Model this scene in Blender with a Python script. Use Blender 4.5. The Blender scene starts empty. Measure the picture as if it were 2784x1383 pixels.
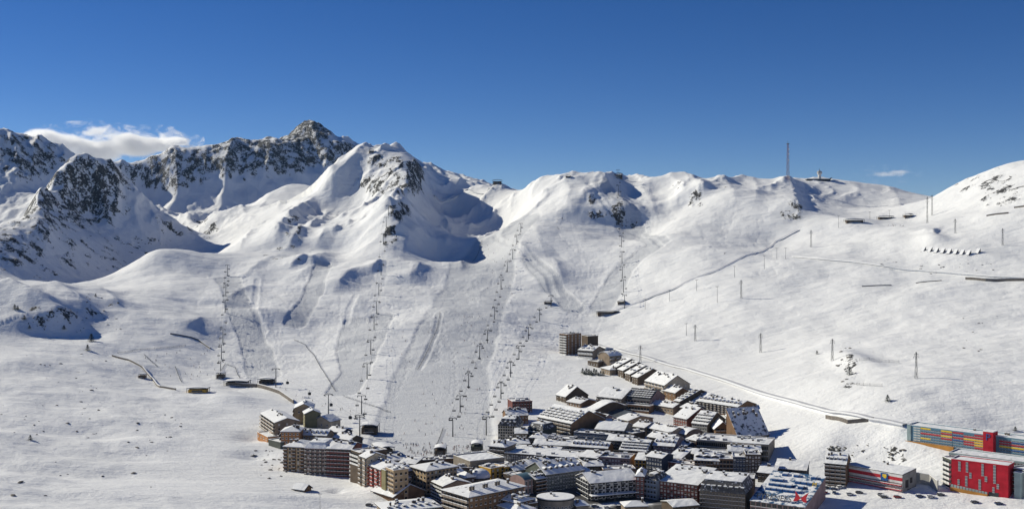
import bpy, bmesh, math, random
import numpy as np
from mathutils import Vector, Matrix

random.seed(7)
SC = bpy.context.scene
COL = SC.collection
R = math.radians

# ------------------------------------------------------------------ camera
F = 2985.0          # focal length in photograph pixels (2784 wide)
CX, VH = 1392.0, 640.0
cam_d = bpy.data.cameras.new("camera")
cam = bpy.data.objects.new("camera", cam_d)
COL.objects.link(cam)
cam.location = (0, 0, 0)
cam.rotation_euler = (R(90), 0, 0)
cam_d.sensor_width = 36.0
cam_d.sensor_fit = 'HORIZONTAL'
cam_d.lens = F / 2784.0 * 36.0
cam_d.shift_y = -(691.5 - VH) / 2784.0
cam_d.clip_start = 0.5
cam_d.clip_end = 60000
SC.camera = cam

# ------------------------------------------------------------------ light
SUN_EL, SUN_BEHIND = 29.5, 24.0          # degrees; sun stands left, a little behind the scene
az = R(90 - SUN_BEHIND)
to_sun = Vector((-math.sin(az) * math.cos(R(SUN_EL)), math.cos(az) * math.cos(R(SUN_EL)), math.sin(R(SUN_EL))))
world = bpy.data.worlds.new("World")
SC.world = world
world.use_nodes = True
wn, wl = world.node_tree.nodes, world.node_tree.links
wn.clear()
wo = wn.new("ShaderNodeOutputWorld")
bg = wn.new("ShaderNodeBackground")
sky = wn.new("ShaderNodeTexSky")
sky.sky_type = 'NISHITA'
sky.sun_disc = False
sky.sun_elevation = R(SUN_EL)
sky.sun_rotation = -az
sky.altitude = 2300
sky.air_density = 0.72
sky.dust_density = 0.0
sky.ozone_density = 2.2
bg.inputs["Strength"].default_value = 0.081
hs = wn.new("ShaderNodeHueSaturation")
hs.inputs["Saturation"].default_value = 1.31
hs.inputs["Hue"].default_value = 0.511
wl.new(sky.outputs[0], hs.inputs["Color"])
tint = wn.new("ShaderNodeMix")
tint.data_type = 'RGBA'
tint.blend_type = 'MULTIPLY'
tint.inputs[0].default_value = 1.0
tint.inputs[7].default_value = (0.93, 0.95, 1.0, 1)
wl.new(hs.outputs[0], tint.inputs[6])
wl.new(tint.outputs[2], bg.inputs[0])
wl.new(bg.outputs[0], wo.inputs[0])
sun_d = bpy.data.lights.new("sun", 'SUN')
sun_d.energy = 5.0
sun_d.angle = R(0.5)
sun_d.color = (1.0, 0.95, 0.80)
sun = bpy.data.objects.new("sun", sun_d)
COL.objects.link(sun)
sun.rotation_euler = (-to_sun).to_track_quat('-Z', 'Y').to_euler()
sun.location = to_sun * 3000

vs = SC.view_settings
vs.view_transform = 'Standard'
vs.look = 'None'
vs.exposure = -0.06
vs.gamma = 1.0
vs.use_curve_mapping = False
SC.render.engine = 'CYCLES'
SC.cycles.use_denoising = True
SC.cycles.max_bounces = 8
SC.cycles.diffuse_bounces = 3
SC.cycles.glossy_bounces = 2
SC.cycles.volume_bounces = 0
SC.cycles.use_adaptive_sampling = True
SC.cycles.adaptive_threshold = 0.01
# ------------------------------------------------------------------ noise
def _hash(ix, iy, seed):
    h = (ix.astype(np.int64) * 374761393 + iy.astype(np.int64) * 668265263 + seed * 1442695041) & 0xFFFFFFFF
    h = ((h ^ (h >> 13)) * 1274126177) & 0xFFFFFFFF
    return h ^ (h >> 16)

def perlin(x, y, seed=0):
    x0 = np.floor(x); y0 = np.floor(y)
    fx = (x - x0); fy = (y - y0)
    ix = x0.astype(np.int64); iy = y0.astype(np.int64)
    sx = fx * fx * fx * (fx * (fx * 6 - 15) + 10); sy = fy * fy * fy * (fy * (fy * 6 - 15) + 10)
    def g(i, j, dx, dy):
        a = _hash(ix + i, iy + j, seed) * (2 * math.pi / 4294967296.0)
        return np.cos(a) * dx + np.sin(a) * dy
    n00 = g(0, 0, fx, fy); n10 = g(1, 0, fx - 1, fy)
    n01 = g(0, 1, fx, fy - 1); n11 = g(1, 1, fx - 1, fy - 1)
    a = n00 + sx * (n10 - n00); b = n01 + sx * (n11 - n01)
    return (a + sy * (b - a)) * 1.5

def fbm(x, y, scale, octs, seed, gain=0.5, lac=2.03):
    s = np.zeros_like(x); a = 1.0; f = 1.0 / scale
    for k in range(octs):
        s += a * perlin(x * f + 17.3 * k, y * f - 9.1 * k, seed + k)
        a *= gain; f *= lac
    return s

def ridged(x, y, scale, octs, seed, gain=0.55, lac=2.1):
    s = np.zeros_like(x); a = 1.0; f = 1.0 / scale; w = 1.0
    for k in range(octs):
        n = 1.0 - np.abs(perlin(x * f + 5.3 * k, y * f + 3.7 * k, seed + k)) * 1.6
        n = n * n * w
        w = np.clip(n * 1.4, 0, 1)
        s += a * n; a *= gain; f *= lac
    return s

def sstep(a, b, x):
    t = np.clip((x - a) / (b - a), 0, 1)
    return t * t * (3 - 2 * t)

# ------------------------------------------------------------------ survey points of the land: (bearing u, elevation v, distance Y)
CP = []
def cps(s):
    for ln in s.strip().splitlines():
        ln = ln.split('#')[0].strip()
        if not ln: continue
        for tok in ln.split(';'):
            a = [float(k) for k in tok.split(',')]
            CP.append(a)
cps('''
-900,1383,460; -300,1383,500; 0,1383,520; 350,1383,545; 700,1383,570; 1050,1383,592; 1400,1383,600; 1750,1383,603; 2100,1383,600; 2450,1383,590; 2784,1375,580; 3200,1360,560
-300,1290,600; 0,1290,615; 350,1290,642; 700,1290,663; 1050,1290,670; 1400,1290,670; 1750,1290,670; 2100,1290,665; 2350,1300,642; 2560,1300,632; 2784,1300,622
-300,1200,690; 0,1200,705; 350,1200,735; 700,1200,760; 1050,1200,765; 1400,1200,762; 1750,1200,760; 2050,1200,756
-600,1090,800; 0,1100,810; 350,1100,855; 700,1100,890; 1050,1100,900; 1400,1100,890; 1750,1100,880; 2000,1120,840
-600,980,960; 0,1010,930; 350,1010,985; 600,1000,1055; 900,1000,1050; 1200,1000,1030; 1420,1000,1040
0,945,1020; 240,935,1075; 400,940,1090; 480,880,1160; 620,930,1150
2140,1230,725; 2250,1250,705; 2250,1200,718; 2330,1190,715; 2420,1240,690; 2440,1175,702
2470,1155,708; 2270,1120,765; 2100,1075,852; 1870,1000,1000; 1600,928,1180
2784,1200,672; 2784,1185,690; 3200,1180,640
2470,1130,722; 2470,1060,760; 2470,1000,829; 2470,900,990; 2470,800,1108; 2470,745,1185; 2470,690,1262; 2470,640,1340; 2470,600,1495; 2500,560,1560
2784,1120,715; 2784,1000,808; 2784,850,995; 2784,755,1105; 2784,690,1195; 2784,600,1280; 2784,520,1393; 2784,438,1544
3200,1100,680; 3200,900,868; 3200,700,1085; 3200,450,1382; 3200,300,1620
2680,466,1588; 2600,505,1631; 2560,540,1663; 2650,560,1436
2270,1060,807; 2270,900,1042; 2270,800,1150; 2270,700,1291; 2270,640,1443; 2300,600,1480; 2330,590,1560
2100,1000,938; 2100,900,1080; 2100,800,1188; 2100,720,1307; 2100,650,1489; 2120,610,1520; 2090,560,1690; 2100,510,1840
1870,940,1080; 1870,850,1190; 1870,760,1305; 1870,700,1395; 1870,640,1500; 1850,600,1600; 1870,550,1720
1620,880,1235; 1620,840,1285; 1620,780,1365; 1620,700,1460; 1580,640,1570; 1560,590,1660; 1560,530,1770
1740,640,1590; 1760,590,1700; 1720,540,1790
1420,930,1150; 1420,860,1250; 1420,800,1340; 1420,740,1430; 1420,680,1530; 1400,620,1650; 1420,560,1800
1200,900,1165; 1200,830,1280; 1200,770,1390; 1200,720,1570; 1200,655,1790; 1200,590,1985; 1230,530,2080; 1320,640,1720; 1300,590,1900
1060,760,1400; 1058,700,1470; 1055,655,1530; 1060,610,1600; 1085,570,1720; 1108,525,1860; 1125,480,1990
1010,560,1860; 960,600,1790; 1000,640,1640; 960,690,1550
900,940,1140; 900,860,1250; 900,800,1340; 900,740,1440; 880,680,1570; 900,620,1740; 880,580,1880
780,860,1240; 700,800,1330; 660,740,1440; 640,690,1560; 720,640,1760; 740,590,1950
560,860,1210; 450,800,1290; 540,740,1420; 430,688,1490; 352,742,1420; 305,785,1360; 330,810,1270; 560,700,1560
480,760,1370
650,635,1930; 560,605,2150; 640,600,2080; 700,570,2170; 620,600,2300
0,778,1230; 130,772,1260; 290,790,1300; -300,760,1180; -700,740,1100
60,860,1120; 150,900,1100; 250,880,1140; 330,860,1170
# shaded face under the pyramid
120,590,1700; 250,682,1705; 400,752,1720
70,620,1610; 150,685,1600; 250,745,1610; 370,785,1600; 60,735,1480; 150,778,1480
150,560,1790; 250,624,1800; 400,698,1820; 500,715,1820
160,515,1860; 250,556,1890; 350,600,1895; 450,660,1905; 540,690,1905
-300,690,1400
''')
SKY_L = [  # crest lines (u, v, Y)
    [(-700,430,2150),(-400,385,2270),(-100,345,2390),(0,352,2450),(60,368,2500),(120,402,2550),(180,436,2600),(260,470,2680)],
    [(-200,630,1480),(0,598,1640),(90,542,1790),(150,480,1880),(190,435,1925),(220,420,1950),(250,432,1965),(300,455,1990),(335,500,2010),(375,565,2030),(430,600,2040),(520,632,2010),(560,650,1960)],
    [(310,450,2880),(400,430,2920),(480,400,2980),(560,393,3030),(620,385,3080),(700,382,3140),(760,380,3200),(800,360,3240),(832,348,3270),(860,362,3300),(890,392,3330),(985,415,3430),(1060,450,3500)],
    [(820,548,2080),(860,518,2110),(920,470,2150),(985,418,2190),(1040,408,2240),(1085,395,2280),(1110,412,2270),(1140,440,2230),(1190,470,2180),(1240,490,2120),(1300,500,2050),(1360,497,1990),(1420,510,1930),(1470,490,1880),(1540,480,1850),(1620,472,1840),(1680,480,1850),(1780,483,1870),(1870,485,1885),(1970,490,1900),(2060,488,1910),(2140,486,1920),(2220,487,1930),(2300,494,1930),(2400,512,1920),(2480,528,1900),(2560,540,1880),(2700,560,1870),(3000,580,1870)],
    [(740,520,2320),(790,498,2350),(840,512,2380)],
]
Pc = []
for ln in SKY_L: Pc += [list(p) for p in ln]
Pc += CP
Pc = np.array(Pc)
Wx = (Pc[:, 0] - CX) / F * Pc[:, 2]; Wy = Pc[:, 2]; Wz = (VH - Pc[:, 1]) / F * Pc[:, 2]
ext = [  # plain world points (x, y, z): behind the crests, off to the sides, and the hillside the viewer stands on
    (-1900,2750,120),(-1400,3000,110),(-1300,2700,120),(-1100,2650,130),(-1250,2150,80),(-950,2150,70),(-1000,2850,100),(-1600,2300,60),(-1500,2000,20),(-900,2350,60),(-820,2260,45),(-760,2180,20),(-700,2430,40),(-870,2700,45),(-740,2620,30),(-600,2560,28),(-620,2720,40),(-480,2640,35),(-560,2860,60),(-430,2800,52),(-350,2950,75),(-220,3000,90),(-300,2500,25),(-400,2480,20),(-180,2700,60),(-80,2900,90),
    (-1200,3300,120),(-700,3500,120),(-200,3800,120),(300,3700,100),(900,3600,60),(0,3400,140),(100,3000,90),(400,3000,60),
    (-150,2650,95),(-60,2600,105),(50,2500,60),(200,2300,60),(500,2250,72),(900,2250,72),(1300,2250,40),(1000,1850,20),(900,1750,35),(1050,1600,60),
    (-2400,1700,-20),(-2600,2400,100),(-1700,900,-90),(-1500,1250,-40),(-1300,500,-140),(2000,1200,120),(2300,700,20),(2200,1900,60),
    (0,10,-2),(0,60,-30),(0,150,-70),(0,280,-118),(0,430,-150),(-250,100,-35),(-350,280,-110),(250,100,-40),(350,280,-115),(-500,20,5),(500,20,-5),(300,430,-150),(-300,430,-140),
    (-3000,4500,0),(0,5000,0),(3000,4500,0),(-3500,200,-60),(3500,200,-40)]
for ln, (by, bz) in zip(SKY_L, ((90, 40), (75, 42), (110, 60), (95, 16), (60, 12))):
    for a, b in zip(ln[:-1], ln[1:]):
        u_, v_, y_ = [(p_ + q_) / 2 for p_, q_ in zip(a, b)]
        z_ = (VH - v_) / F * y_
        ext.append(((u_ - CX) / F * (y_ + by), y_ + by, z_ - bz))
for u_, v_, y_ in ((2600,505,1630),(2680,466,1590),(2784,438,1545),(3000,400,1490)):
    ext.append(((u_ - CX) / F * (y_ + 90), y_ + 90, (VH - v_) / F * y_ - 10))
ext = np.array(ext, float)
Wx = np.concatenate([Wx, ext[:, 0]]); Wy = np.concatenate([Wy, ext[:, 1]]); Wz = np.concatenate([Wz, ext[:, 2]])

def tps_k(r2):
    return 0.5 * r2 * np.log(r2 + 1e-12)
SCL = 1000.0
n = len(Wx); px, py = Wx / SCL, Wy / SCL
K = tps_k((px[:, None] - px[None]) ** 2 + (py[:, None] - py[None]) ** 2) + np.eye(n) * 2e-6
P = np.stack([np.ones(n), px, py], 1)
A = np.zeros((n + 3, n + 3)); A[:n, :n] = K; A[:n, n:] = P; A[n:, :n] = P.T
sol = np.linalg.solve(A, np.concatenate([Wz, np.zeros(3)]))

def base_height(x, y):
    sh = x.shape; x = x.ravel() / SCL; y = y.ravel() / SCL
    out = np.empty_like(x)
    for i in range(0, len(x), 20000):
        a, b = x[i:i + 20000], y[i:i + 20000]
        k = tps_k((a[:, None] - px[None]) ** 2 + (b[:, None] - py[None]) ** 2)
        out[i:i + 20000] = k @ sol[:n] + sol[n] + sol[n + 1] * a + sol[n + 2] * b
    return out.reshape(sh)

def arange_step(a, b, f):
    o = [a]
    while o[-1] < b: o.append(o[-1] + f(o[-1]))
    return o
rows = list(np.linspace(8, 425, 20)) + arange_step(430, 1480, lambda y: 0.0026 * y + 0.2)
rows += arange_step(rows[-1] + 3.6, 2350, lambda y: 3.7)
rows += arange_step(rows[-1] + 6, 3560, lambda y: 6.5)
rows += list(np.geomspace(rows[-1] + 20, 14000, 26))
Yr = np.array(rows)
Uc = np.concatenate([np.linspace(-2600, -60, 90)[:-1], np.arange(-60, 2850, 3.15), np.linspace(2853, 5600, 90)])
NR, NC = len(Yr), len(Uc)
GY = np.repeat(Yr[:, None], NC, 1)
GX = (Uc[None, :] - CX) / F * GY
# bilinear refinement of the smooth base from a half-density evaluation
def cm_up(a, nn, st):
    i = np.arange(nn) / st; k = np.floor(i).astype(int); t = (i - k).reshape((-1,) + (1,) * (a.ndim - 1)); M = len(a) - 1
    g = lambda o: a[np.clip(k + o, 0, M)]
    p0, p1, p2, p3 = g(-1), g(0), g(1), g(2)
    return p1 + .5 * t * (p2 - p0 + t * (2 * p0 - 5 * p1 + 4 * p2 - p3 + t * (3 * (p1 - p2) + p3 - p0)))
ir = np.arange(0, NR + 3, 4); ic = np.arange(0, NC + 3, 4)
Yx = np.interp(ir, np.arange(NR), Yr); Yx[ir >= NR] = Yr[-1]
Ux = np.interp(ic, np.arange(NC), Uc)
cy = np.repeat(Yx[:, None], len(ic), 1); cx_ = (Ux[None] - CX) / F * cy
cz = base_height(cx_, cy)
GZ = cm_up(cm_up(cz, NR, 4).T, NC, 4).T.copy()
kn = int(np.searchsorted(Yr, 428))
GZ[:kn] = GZ[kn][None, :] + (Yr[kn] - Yr[:kn])[:, None] * 0.1
far = sstep(3600, 5200, GY)
GZ = GZ * (1 - far) + far * (20.0)

def vgrid():
    return VH - GZ / GY * F
VG = vgrid()

def hit(u, v, ymin=425.0):
    """first place, going outwards along bearing u, where the land reaches elevation v -> (x, y, z)"""
    c = np.searchsorted(Uc, u); c = min(max(c, 1), NC - 1)
    t = (u - Uc[c - 1]) / (Uc[c] - Uc[c - 1])
    col = VG[:, c - 1] * (1 - t) + VG[:, c] * t
    i0 = np.searchsorted(Yr, ymin)
    idx = np.nonzero(col[i0:] <= v)[0]
    if len(idx) == 0:
        i = int(np.argmin(col[i0:])) + i0
        y = Yr[i]
    else:
        i = idx[0] + i0
        if i == i0: y = Yr[i]
        else:
            a, b = col[i - 1], col[i]
            y = Yr[i - 1] + (Yr[i] - Yr[i - 1]) * ((a - v) / (a - b) if a != b else 0)
    return Vector(((u - CX) / F * y, y, (VH - v) / F * y))

def ground(x, y):
    u = CX + F * x / y
    c = int(np.searchsorted(Uc, u)); c = min(max(c, 1), NC - 1)
    r = int(np.searchsorted(Yr, y)); r = min(max(r, 1), NR - 1)
    t = (u - Uc[c - 1]) / (Uc[c] - Uc[c - 1]); s = (y - Yr[r - 1]) / (Yr[r] - Yr[r - 1])
    z = GZ[r - 1:r + 1, c - 1:c + 1]
    return float((z[0, 0] * (1 - t) + z[0, 1] * t) * (1 - s) + (z[1, 0] * (1 - t) + z[1, 1] * t) * s)

def pline(pts):
    """image polyline -> dense world polyline on the land"""
    w = [p if len(p) == 3 and isinstance(p, Vector) else (hit(p[0], p[1]) if len(p) == 2 else Vector(((p[0] - CX) / F * p[2], p[2], (VH - p[1]) / F * p[2]))) for p in pts]
    return np.array([[q.x, q.y] for q in w])

def sdist(pl, pad):
    """signed distance (+ = right-hand side of travel) and parameter to polyline, only near it"""
    x0, x1 = pl[:, 0].min() - pad, pl[:, 0].max() + pad
    y0, y1 = pl[:, 1].min() - pad, pl[:, 1].max() + pad
    m = (GX >= x0) & (GX <= x1) & (GY >= y0) & (GY <= y1)
    X, Y = GX[m], GY[m]
    best = np.full(X.shape, 1e9); sg = np.zeros(X.shape); par = np.zeros(X.shape)
    L = np.concatenate([[0], np.cumsum(np.hypot(*(pl[1:] - pl[:-1]).T))]); T = L[-1]
    for i in range(len(pl) - 1):
        a = pl[i]; d = pl[i + 1] - a; l2 = d @ d
        if l2 < 1e-9: continue
        t = np.clip(((X - a[0]) * d[0] + (Y - a[1]) * d[1]) / l2, 0, 1)
        ex = X - a[0] - t * d[0]; ey = Y - a[1] - t * d[1]
        dd = np.hypot(ex, ey); k = dd < best
        best[k] = dd[k]; sg[k] = np.sign(ex * d[1] - ey * d[0])[k]; par[k] = ((L[i] + t * math.sqrt(l2)) / T)[k]
    return m, best * np.where(sg == 0, 1, sg), par

def rib(pts, h, wl, wr, taper=0.25, jag=0.0, seed=1):
    """crest going AWAY-to-NEAR order; wl = width on the viewer's left, wr on the viewer's right"""
    pl = pline(pts)
    if pl[0, 1] < pl[-1, 1]: pl = pl[::-1]          # far -> near : right-hand side of travel = viewer's left
    m, d, t = sdist(pl, max(wl, wr) * 3.2)
    left = d > 0
    q = np.abs(d)
    if jag: q = np.abs(q + jag * fbm(GX[m], GY[m], 35, 3, seed))
    f = np.where(left, np.exp(-(q / wl) ** 1.25), np.exp(-(q / wr) ** 1.25))
    e = sstep(0, taper, t) * sstep(0, taper, 1 - t)
    GZ[m] += h * f * e

def bump(u, v, h, ru, rv, Y=None, p=1.0):
    c = hit(u, v) if Y is None else Vector(((u - CX) / F * Y, Y, 0))
    r = np.hypot((GX - c.x) / ru, (GY - c.y) / rv)
    m = r < 3
    GZ[m] += h * np.exp(-r[m] ** 2 * p)

def cut(pts, w, depth, shoulder=0.0):
    """trodden or ploughed track: shallow trough with banks"""
    pl = pline(pts)
    m, d, t = sdist(pl, w * 4)
    q = np.abs(d)
    GZ[m] += -depth * (1 - sstep(w * .5, w, q)) + shoulder * np.exp(-((q - w * 1.25) / (w * .4)) ** 2)

ROCK = np.zeros_like(GZ)
def rockarea(u, v, ru, rv, s, Y=None, dy=260):
    c = hit(u, v) if Y is None else Vector(((u - CX) / F * Y, Y, 0))
    m = np.abs(GY - c.y) < dy
    r = np.hypot((Uc[None, :] - u) / ru, (VG - v) / rv)
    val = s * (1 - sstep(0.55, 1.15, r)) * m
    np.maximum(ROCK, val, out=ROCK)
def cam_pt_(u, v, Y): return ((u - CX) / F * Y, Y)
# ------------------------------------------------------------------ relief: ribs, gullies, hummocks
rib([(1130,440),(1125,490),(1105,530),(1082,572),(1058,612),(1052,655)], 36, 85, 34, .15, 6, 3)
rib([(1010,424),(965,470),(915,520),(850,555)], 34, 100, 30, .2, 4, 5)
bump(960, 528, -16, 42, 60)
bump(1010, 505, -10, 30, 40)
rib([(1040,470),(1030,510),(1020,540)], 10, 30, 18, .3, 3, 6)
rib([(885,574),(830,580),(800,615),(768,655),(740,690)], 32, 60, 26, .2, 4, 7)
rib([(1062,618),(1075,640),(1100,665)], 12, 40, 22, .3, 4, 8)
rib([(990,722),(945,755),(905,802)], 10, 50, 18, .3, 3, 9)
rib([(838,650),(802,675),(770,698)], 10, 40, 14, .3, 3, 51)
rib([(908,690),(868,712),(830,740)], 9, 40, 15, .3, 3, 52)
rib([(838,718),(802,735),(778,748)], 8, 26, 9, .3, 2, 53)
rib([(965,638),(932,655),(902,672)], 8, 30, 9, .3, 2, 54)
rib([(705,640),(672,665),(650,690)], 8, 30, 10, .3, 2, 55)
rib([(1045,700),(1015,728),(1000,745)], 7, 26, 9, .3, 2, 56)
rib([(800,540),(770,560),(752,585)], 10, 30, 12, .3, 2, 57)
rib([(880,625),(850,645),(835,660)], 7, 26, 8, .3, 2, 58)
rib([(1165,640),(1120,665),(1090,690)], 10, 40, 14, .3, 3, 59)
rib([(1290,700),(1262,720),(1250,745)], 7, 26, 9, .3, 2, 60)
rib([(1400,640),(1415,690),(1440,730)], 7, 50, 18, .3, 2, 61)
rib([(1720,500),(1760,560),(1790,610)], 9, 40, 20, .3, 3, 62)
rib([(1960,495),(1985,540),(1995,590)], 9, 60, 22, .3, 3, 63)
rib([(2040,495),(2060,540),(2050,590)], 8, 60, 22, .3, 3, 64)
rib([(1520,490),(1545,560),(1540,610)], 9, 60, 20, .3, 3, 65)
rib([(640,800),(610,830),(590,850)], 3, 40, 12, .3, 2, 66)
rib([(560,860),(520,880),(490,892)], 5, 30, 9, .3, 2, 67)
rib([(700,770),(650,795),(610,815)], 5, 40, 12, .3, 2, 68)
rib([(900,700),(830,750),(790,775)], 7, 45, 22, .3, 3, 10)
rib([(960,610),(900,650),(850,690)], 7, 45, 20, .3, 2, 11)
rib([(790,690),(700,730),(650,760)], 6, 40, 18, .3, 2, 12)
rib([(1150,715),(1125,740),(1110,770)], 8, 30, 18, .3, 3, 13)
rib([(1605,478),(1640,535),(1680,580),(1720,620)], 24, 110, 34, .2, 7, 14)
rib([(1560,492),(1590,550),(1600,590)], 8, 50, 22, .3, 3, 15)
rib([(1840,488),(1885,525),(1912,568)], 20, 90, 28, .22, 5, 16)
bump(1375, 580, -17, 45, 100)
bump(1290, 560, -6, 50, 60)
rib([(2140,490),(2158,545),(2165,600)], 22, 110, 26, .2, 5, 17)
rib([(1500,700),(1520,760),(1535,790)], 7, 35, 16, .3, 2, 18)
rib([(1440,600),(1470,680),(1500,740)], 6, 60, 25, .3, 2, 19)
rib([(2500,640),(2520,632),(2560,628)], 5, 30, 14, .3)
bump(2535, 655, 9, 16, 26)
bump(2600, 700, 4, 40, 40)
bump(455, 700, 9, 45, 40)
bump(550, 590, 12, 24, 30)
bump(690, 860, 7, 40, 30)
bump(560, 825, -4, 60, 12)
bump(1480, 640, 5, 60, 50)
bump(1950, 690, 7, 90, 60)
bump(2280, 930, 5, 40, 50)
bump(2320, 985, 6, 14, 45)
bump(1050, 1330, 5, 14, 22)
bump(640, 1090, 4, 22, 18)
bump(690, 1185, -3.5, 12, 14)
bump(690, 1235, -3.5, 12, 12)
bump(915, 1333, -2.0, 5, 5)
bump(780, 1355, 2.5, 35, 8)
bump(80, 1270, -4, 90, 14)
bump(100, 1160, -5, 70, 16)
bump(0, 1000, 4, 60, 40)
rib([(-40,800),(60,835),(150,880),(180,915)], 22, 60, 28, .25, 3, 20)
rib([(120,778),(200,830),(240,880)], 12, 45, 24, .25, 3, 21)
rib([(250,790),(300,820),(320,850)], 8, 30, 18, .25, 3, 22)
pk = cam_pt_(832, 350, 3275)
GZ += 16 * np.clip(1 - np.hypot((GX - pk[0]) / 85, (GY - pk[1]) / 90), 0, 1)
VG = vgrid()

# left-hand massif: ribs and couloirs in real relief
mass = sstep(-420, -560, GX + (GY - 2000) * 0.16) * sstep(1450, 1650, GY) * (1 - sstep(3900, 4600, GY))
wall = sstep(2500, 2720, GY) * (1 - sstep(3900, 4600, GY)) * sstep(250, -150, GX)
mass = np.clip(np.maximum(mass * sstep(-40, 60, GZ), wall * sstep(40, 110, GZ)), 0, 1)
rg = ridged(GX + 0.35 * GY, GY * 0.42 - 0.1 * GX, 130, 5, 31, .45)
GZ += mass * (rg - (rg * mass).sum() / mass.sum()) * (16 - 6 * sstep(2500, 2700, GY))
GZ += mass * fbm(GX, GY, 34, 4, 77) * 4.0
# rolling of all snow slopes
hill = sstep(420, 520, GY) * (1 - sstep(3000, 3500, GY)) * (1 - mass)
town = sstep(-260, -200, GX) * (1 - sstep(190, 260, GX)) * sstep(560, 600, GY) * (1 - sstep(960, 1120, GY))
calm = 1 - 0.9 * town
GZ += hill * calm * (fbm(GX, GY, 150, 3, 201) * 4.2 * sstep(700, 1200, GY) + fbm(GX * .8 + GY * .5, GY * 1.2, 46, 3, 231) * 1.25 + fbm(GX * .7, GY * 1.1 + .2 * GX, 70, 2, 271) * 3.4 * sstep(-120, -230, GX) * (1 - sstep(960, 1080, GY)))
GZ += hill * calm * fbm(GX, GY, 14, 3, 261) * 0.28
# rough central mountain
cen = np.exp(-(((GX + 200) / 190) ** 2)) * sstep(1520, 1700, GY) * (1 - sstep(2300, 2450, GY))
rgt = np.exp(-(((GX - 230) / 420) ** 2)) * sstep(1640, 1760, GY) * (1 - sstep(1980, 2100, GY))
GZ += (cen * 1.0 + rgt * .7) * (1 - mass) * ((ridged(GX * 1.0 - .4 * GY, GY * .5 + .2 * GX, 95, 5, 301) - .8) * 7.5)
VG = vgrid()
# where bare rock may show
for a in [(220,500,160,100,.76),(60,420,130,80,.80),(470,450,150,75,.84),(640,430,150,60,.90),(780,410,140,75,1.0),(832,352,90,50,1.4),(700,385,160,26,1.1),(900,415,110,40,1.0),
          (60,640,100,110,.8),(180,580,190,60,.85),(300,690,260,70,.5),(120,720,180,60,.45),(540,625,80,40,.6),(460,600,60,30,.5),
          (1125,480,30,60,1.0),(1060,500,110,40,.75),(1050,440,70,25,.85),(1085,575,40,30,.85),(1060,650,26,50,.95),(800,630,30,60,.8),(760,690,70,50,.5),
          (1660,565,55,45,.74),(1610,560,20,50,.6),(1700,610,40,25,.7),(1525,610,20,22,.8),(1890,540,24,36,.9),(1850,500,40,20,.6),(2150,575,40,36,.9),(1960,498,40,16,.6),
          (2720,520,80,60,.8),(2630,490,50,40,.6),(2690,470,60,30,.4),(130,1010,120,60,.25),
          (200,850,160,70,.55),(1140,755,26,22,.7),(1950,700,60,22,.5),(2120,670,40,20,.4),(2310,1010,26,60,.75),(2310,1040,34,26,.7),
          (2300,1230,70,34,.7),(2430,1235,26,28,.7),(2560,1175,120,20,.35),(2620,1240,40,20,.7),(2440,1245,34,22,.65),(60,1150,150,60,.35),(240,1180,80,36,.4),(2450,720,120,20,.4)]:
    rockarea(*a)
gy_, gx_ = np.gradient(GZ)
dYr = np.gradient(Yr)[:, None]; dXc = np.maximum(np.gradient(GX, axis=1), 1e-3)
sl = np.hypot(gy_ / dYr, gx_ / dXc)
det = fbm(GX, GY, 22, 4, 401)
val = ROCK * 0.9 + 0.42 * (np.minimum(sl, 1.5) - 0.6) + 0.5 * det - 0.62
val -= 0.12 * sstep(0, 3, GY - 9999)
RV = np.where(ROCK > 0.02, sstep(-0.25, 0.55, val), 0.0)
# rock stands proud and craggy
GZ += RV * (np.abs(fbm(GX, GY, 26, 3, 431)) * 3.0 + fbm(GX, GY, 12, 2, 451) * 0.8) * np.clip(GY / 1800, .25, 1.3)
VG = vgrid()
# groomed pistes
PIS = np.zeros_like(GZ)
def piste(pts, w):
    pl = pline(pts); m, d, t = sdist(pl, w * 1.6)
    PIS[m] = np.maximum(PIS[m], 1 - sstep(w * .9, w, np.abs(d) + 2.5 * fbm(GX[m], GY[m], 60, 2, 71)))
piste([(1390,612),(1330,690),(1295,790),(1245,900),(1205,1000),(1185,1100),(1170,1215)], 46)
piste([(1700,620),(1790,660),(1690,740),(1640,830)], 16)
piste([(960,1000),(950,930),(970,870)], 14)
piste([(1640,490),(1720,580),(1790,650)], 12)
piste([(1040,860),(1000,940),(965,1010),(930,1065)], 15)
piste([(880,720),(850,800),(800,880)], 12)
piste([(1440,700),(1500,770),(1560,840)], 13)
piste([(620,760),(660,850),(700,950),(720,1020)], 16)
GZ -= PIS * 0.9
cut([(1600,500),(1650,565),(1740,640),(1800,668)], 4.5, 0.59, 0.28)
cut([(1345,640),(1430,690),(1490,750),(1512,805)], 4.5, 0.54, 0.28)
cut([(1195,850),(1185,905),(1140,1000)], 4, 0.45, 0.20)
cut([(1160,535),(1060,560),(960,595)], 5, 0.72, 0.24)
cut([(1100,455),(1040,470),(970,486)], 6, 0.99, 0.32)
cut([(970,800),(950,840),(940,880)], 4, 0.45, 0.20)
cut([(700,760),(690,840),(720,900)], 4, 0.41, 0.20)
VG = vgrid()

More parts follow.
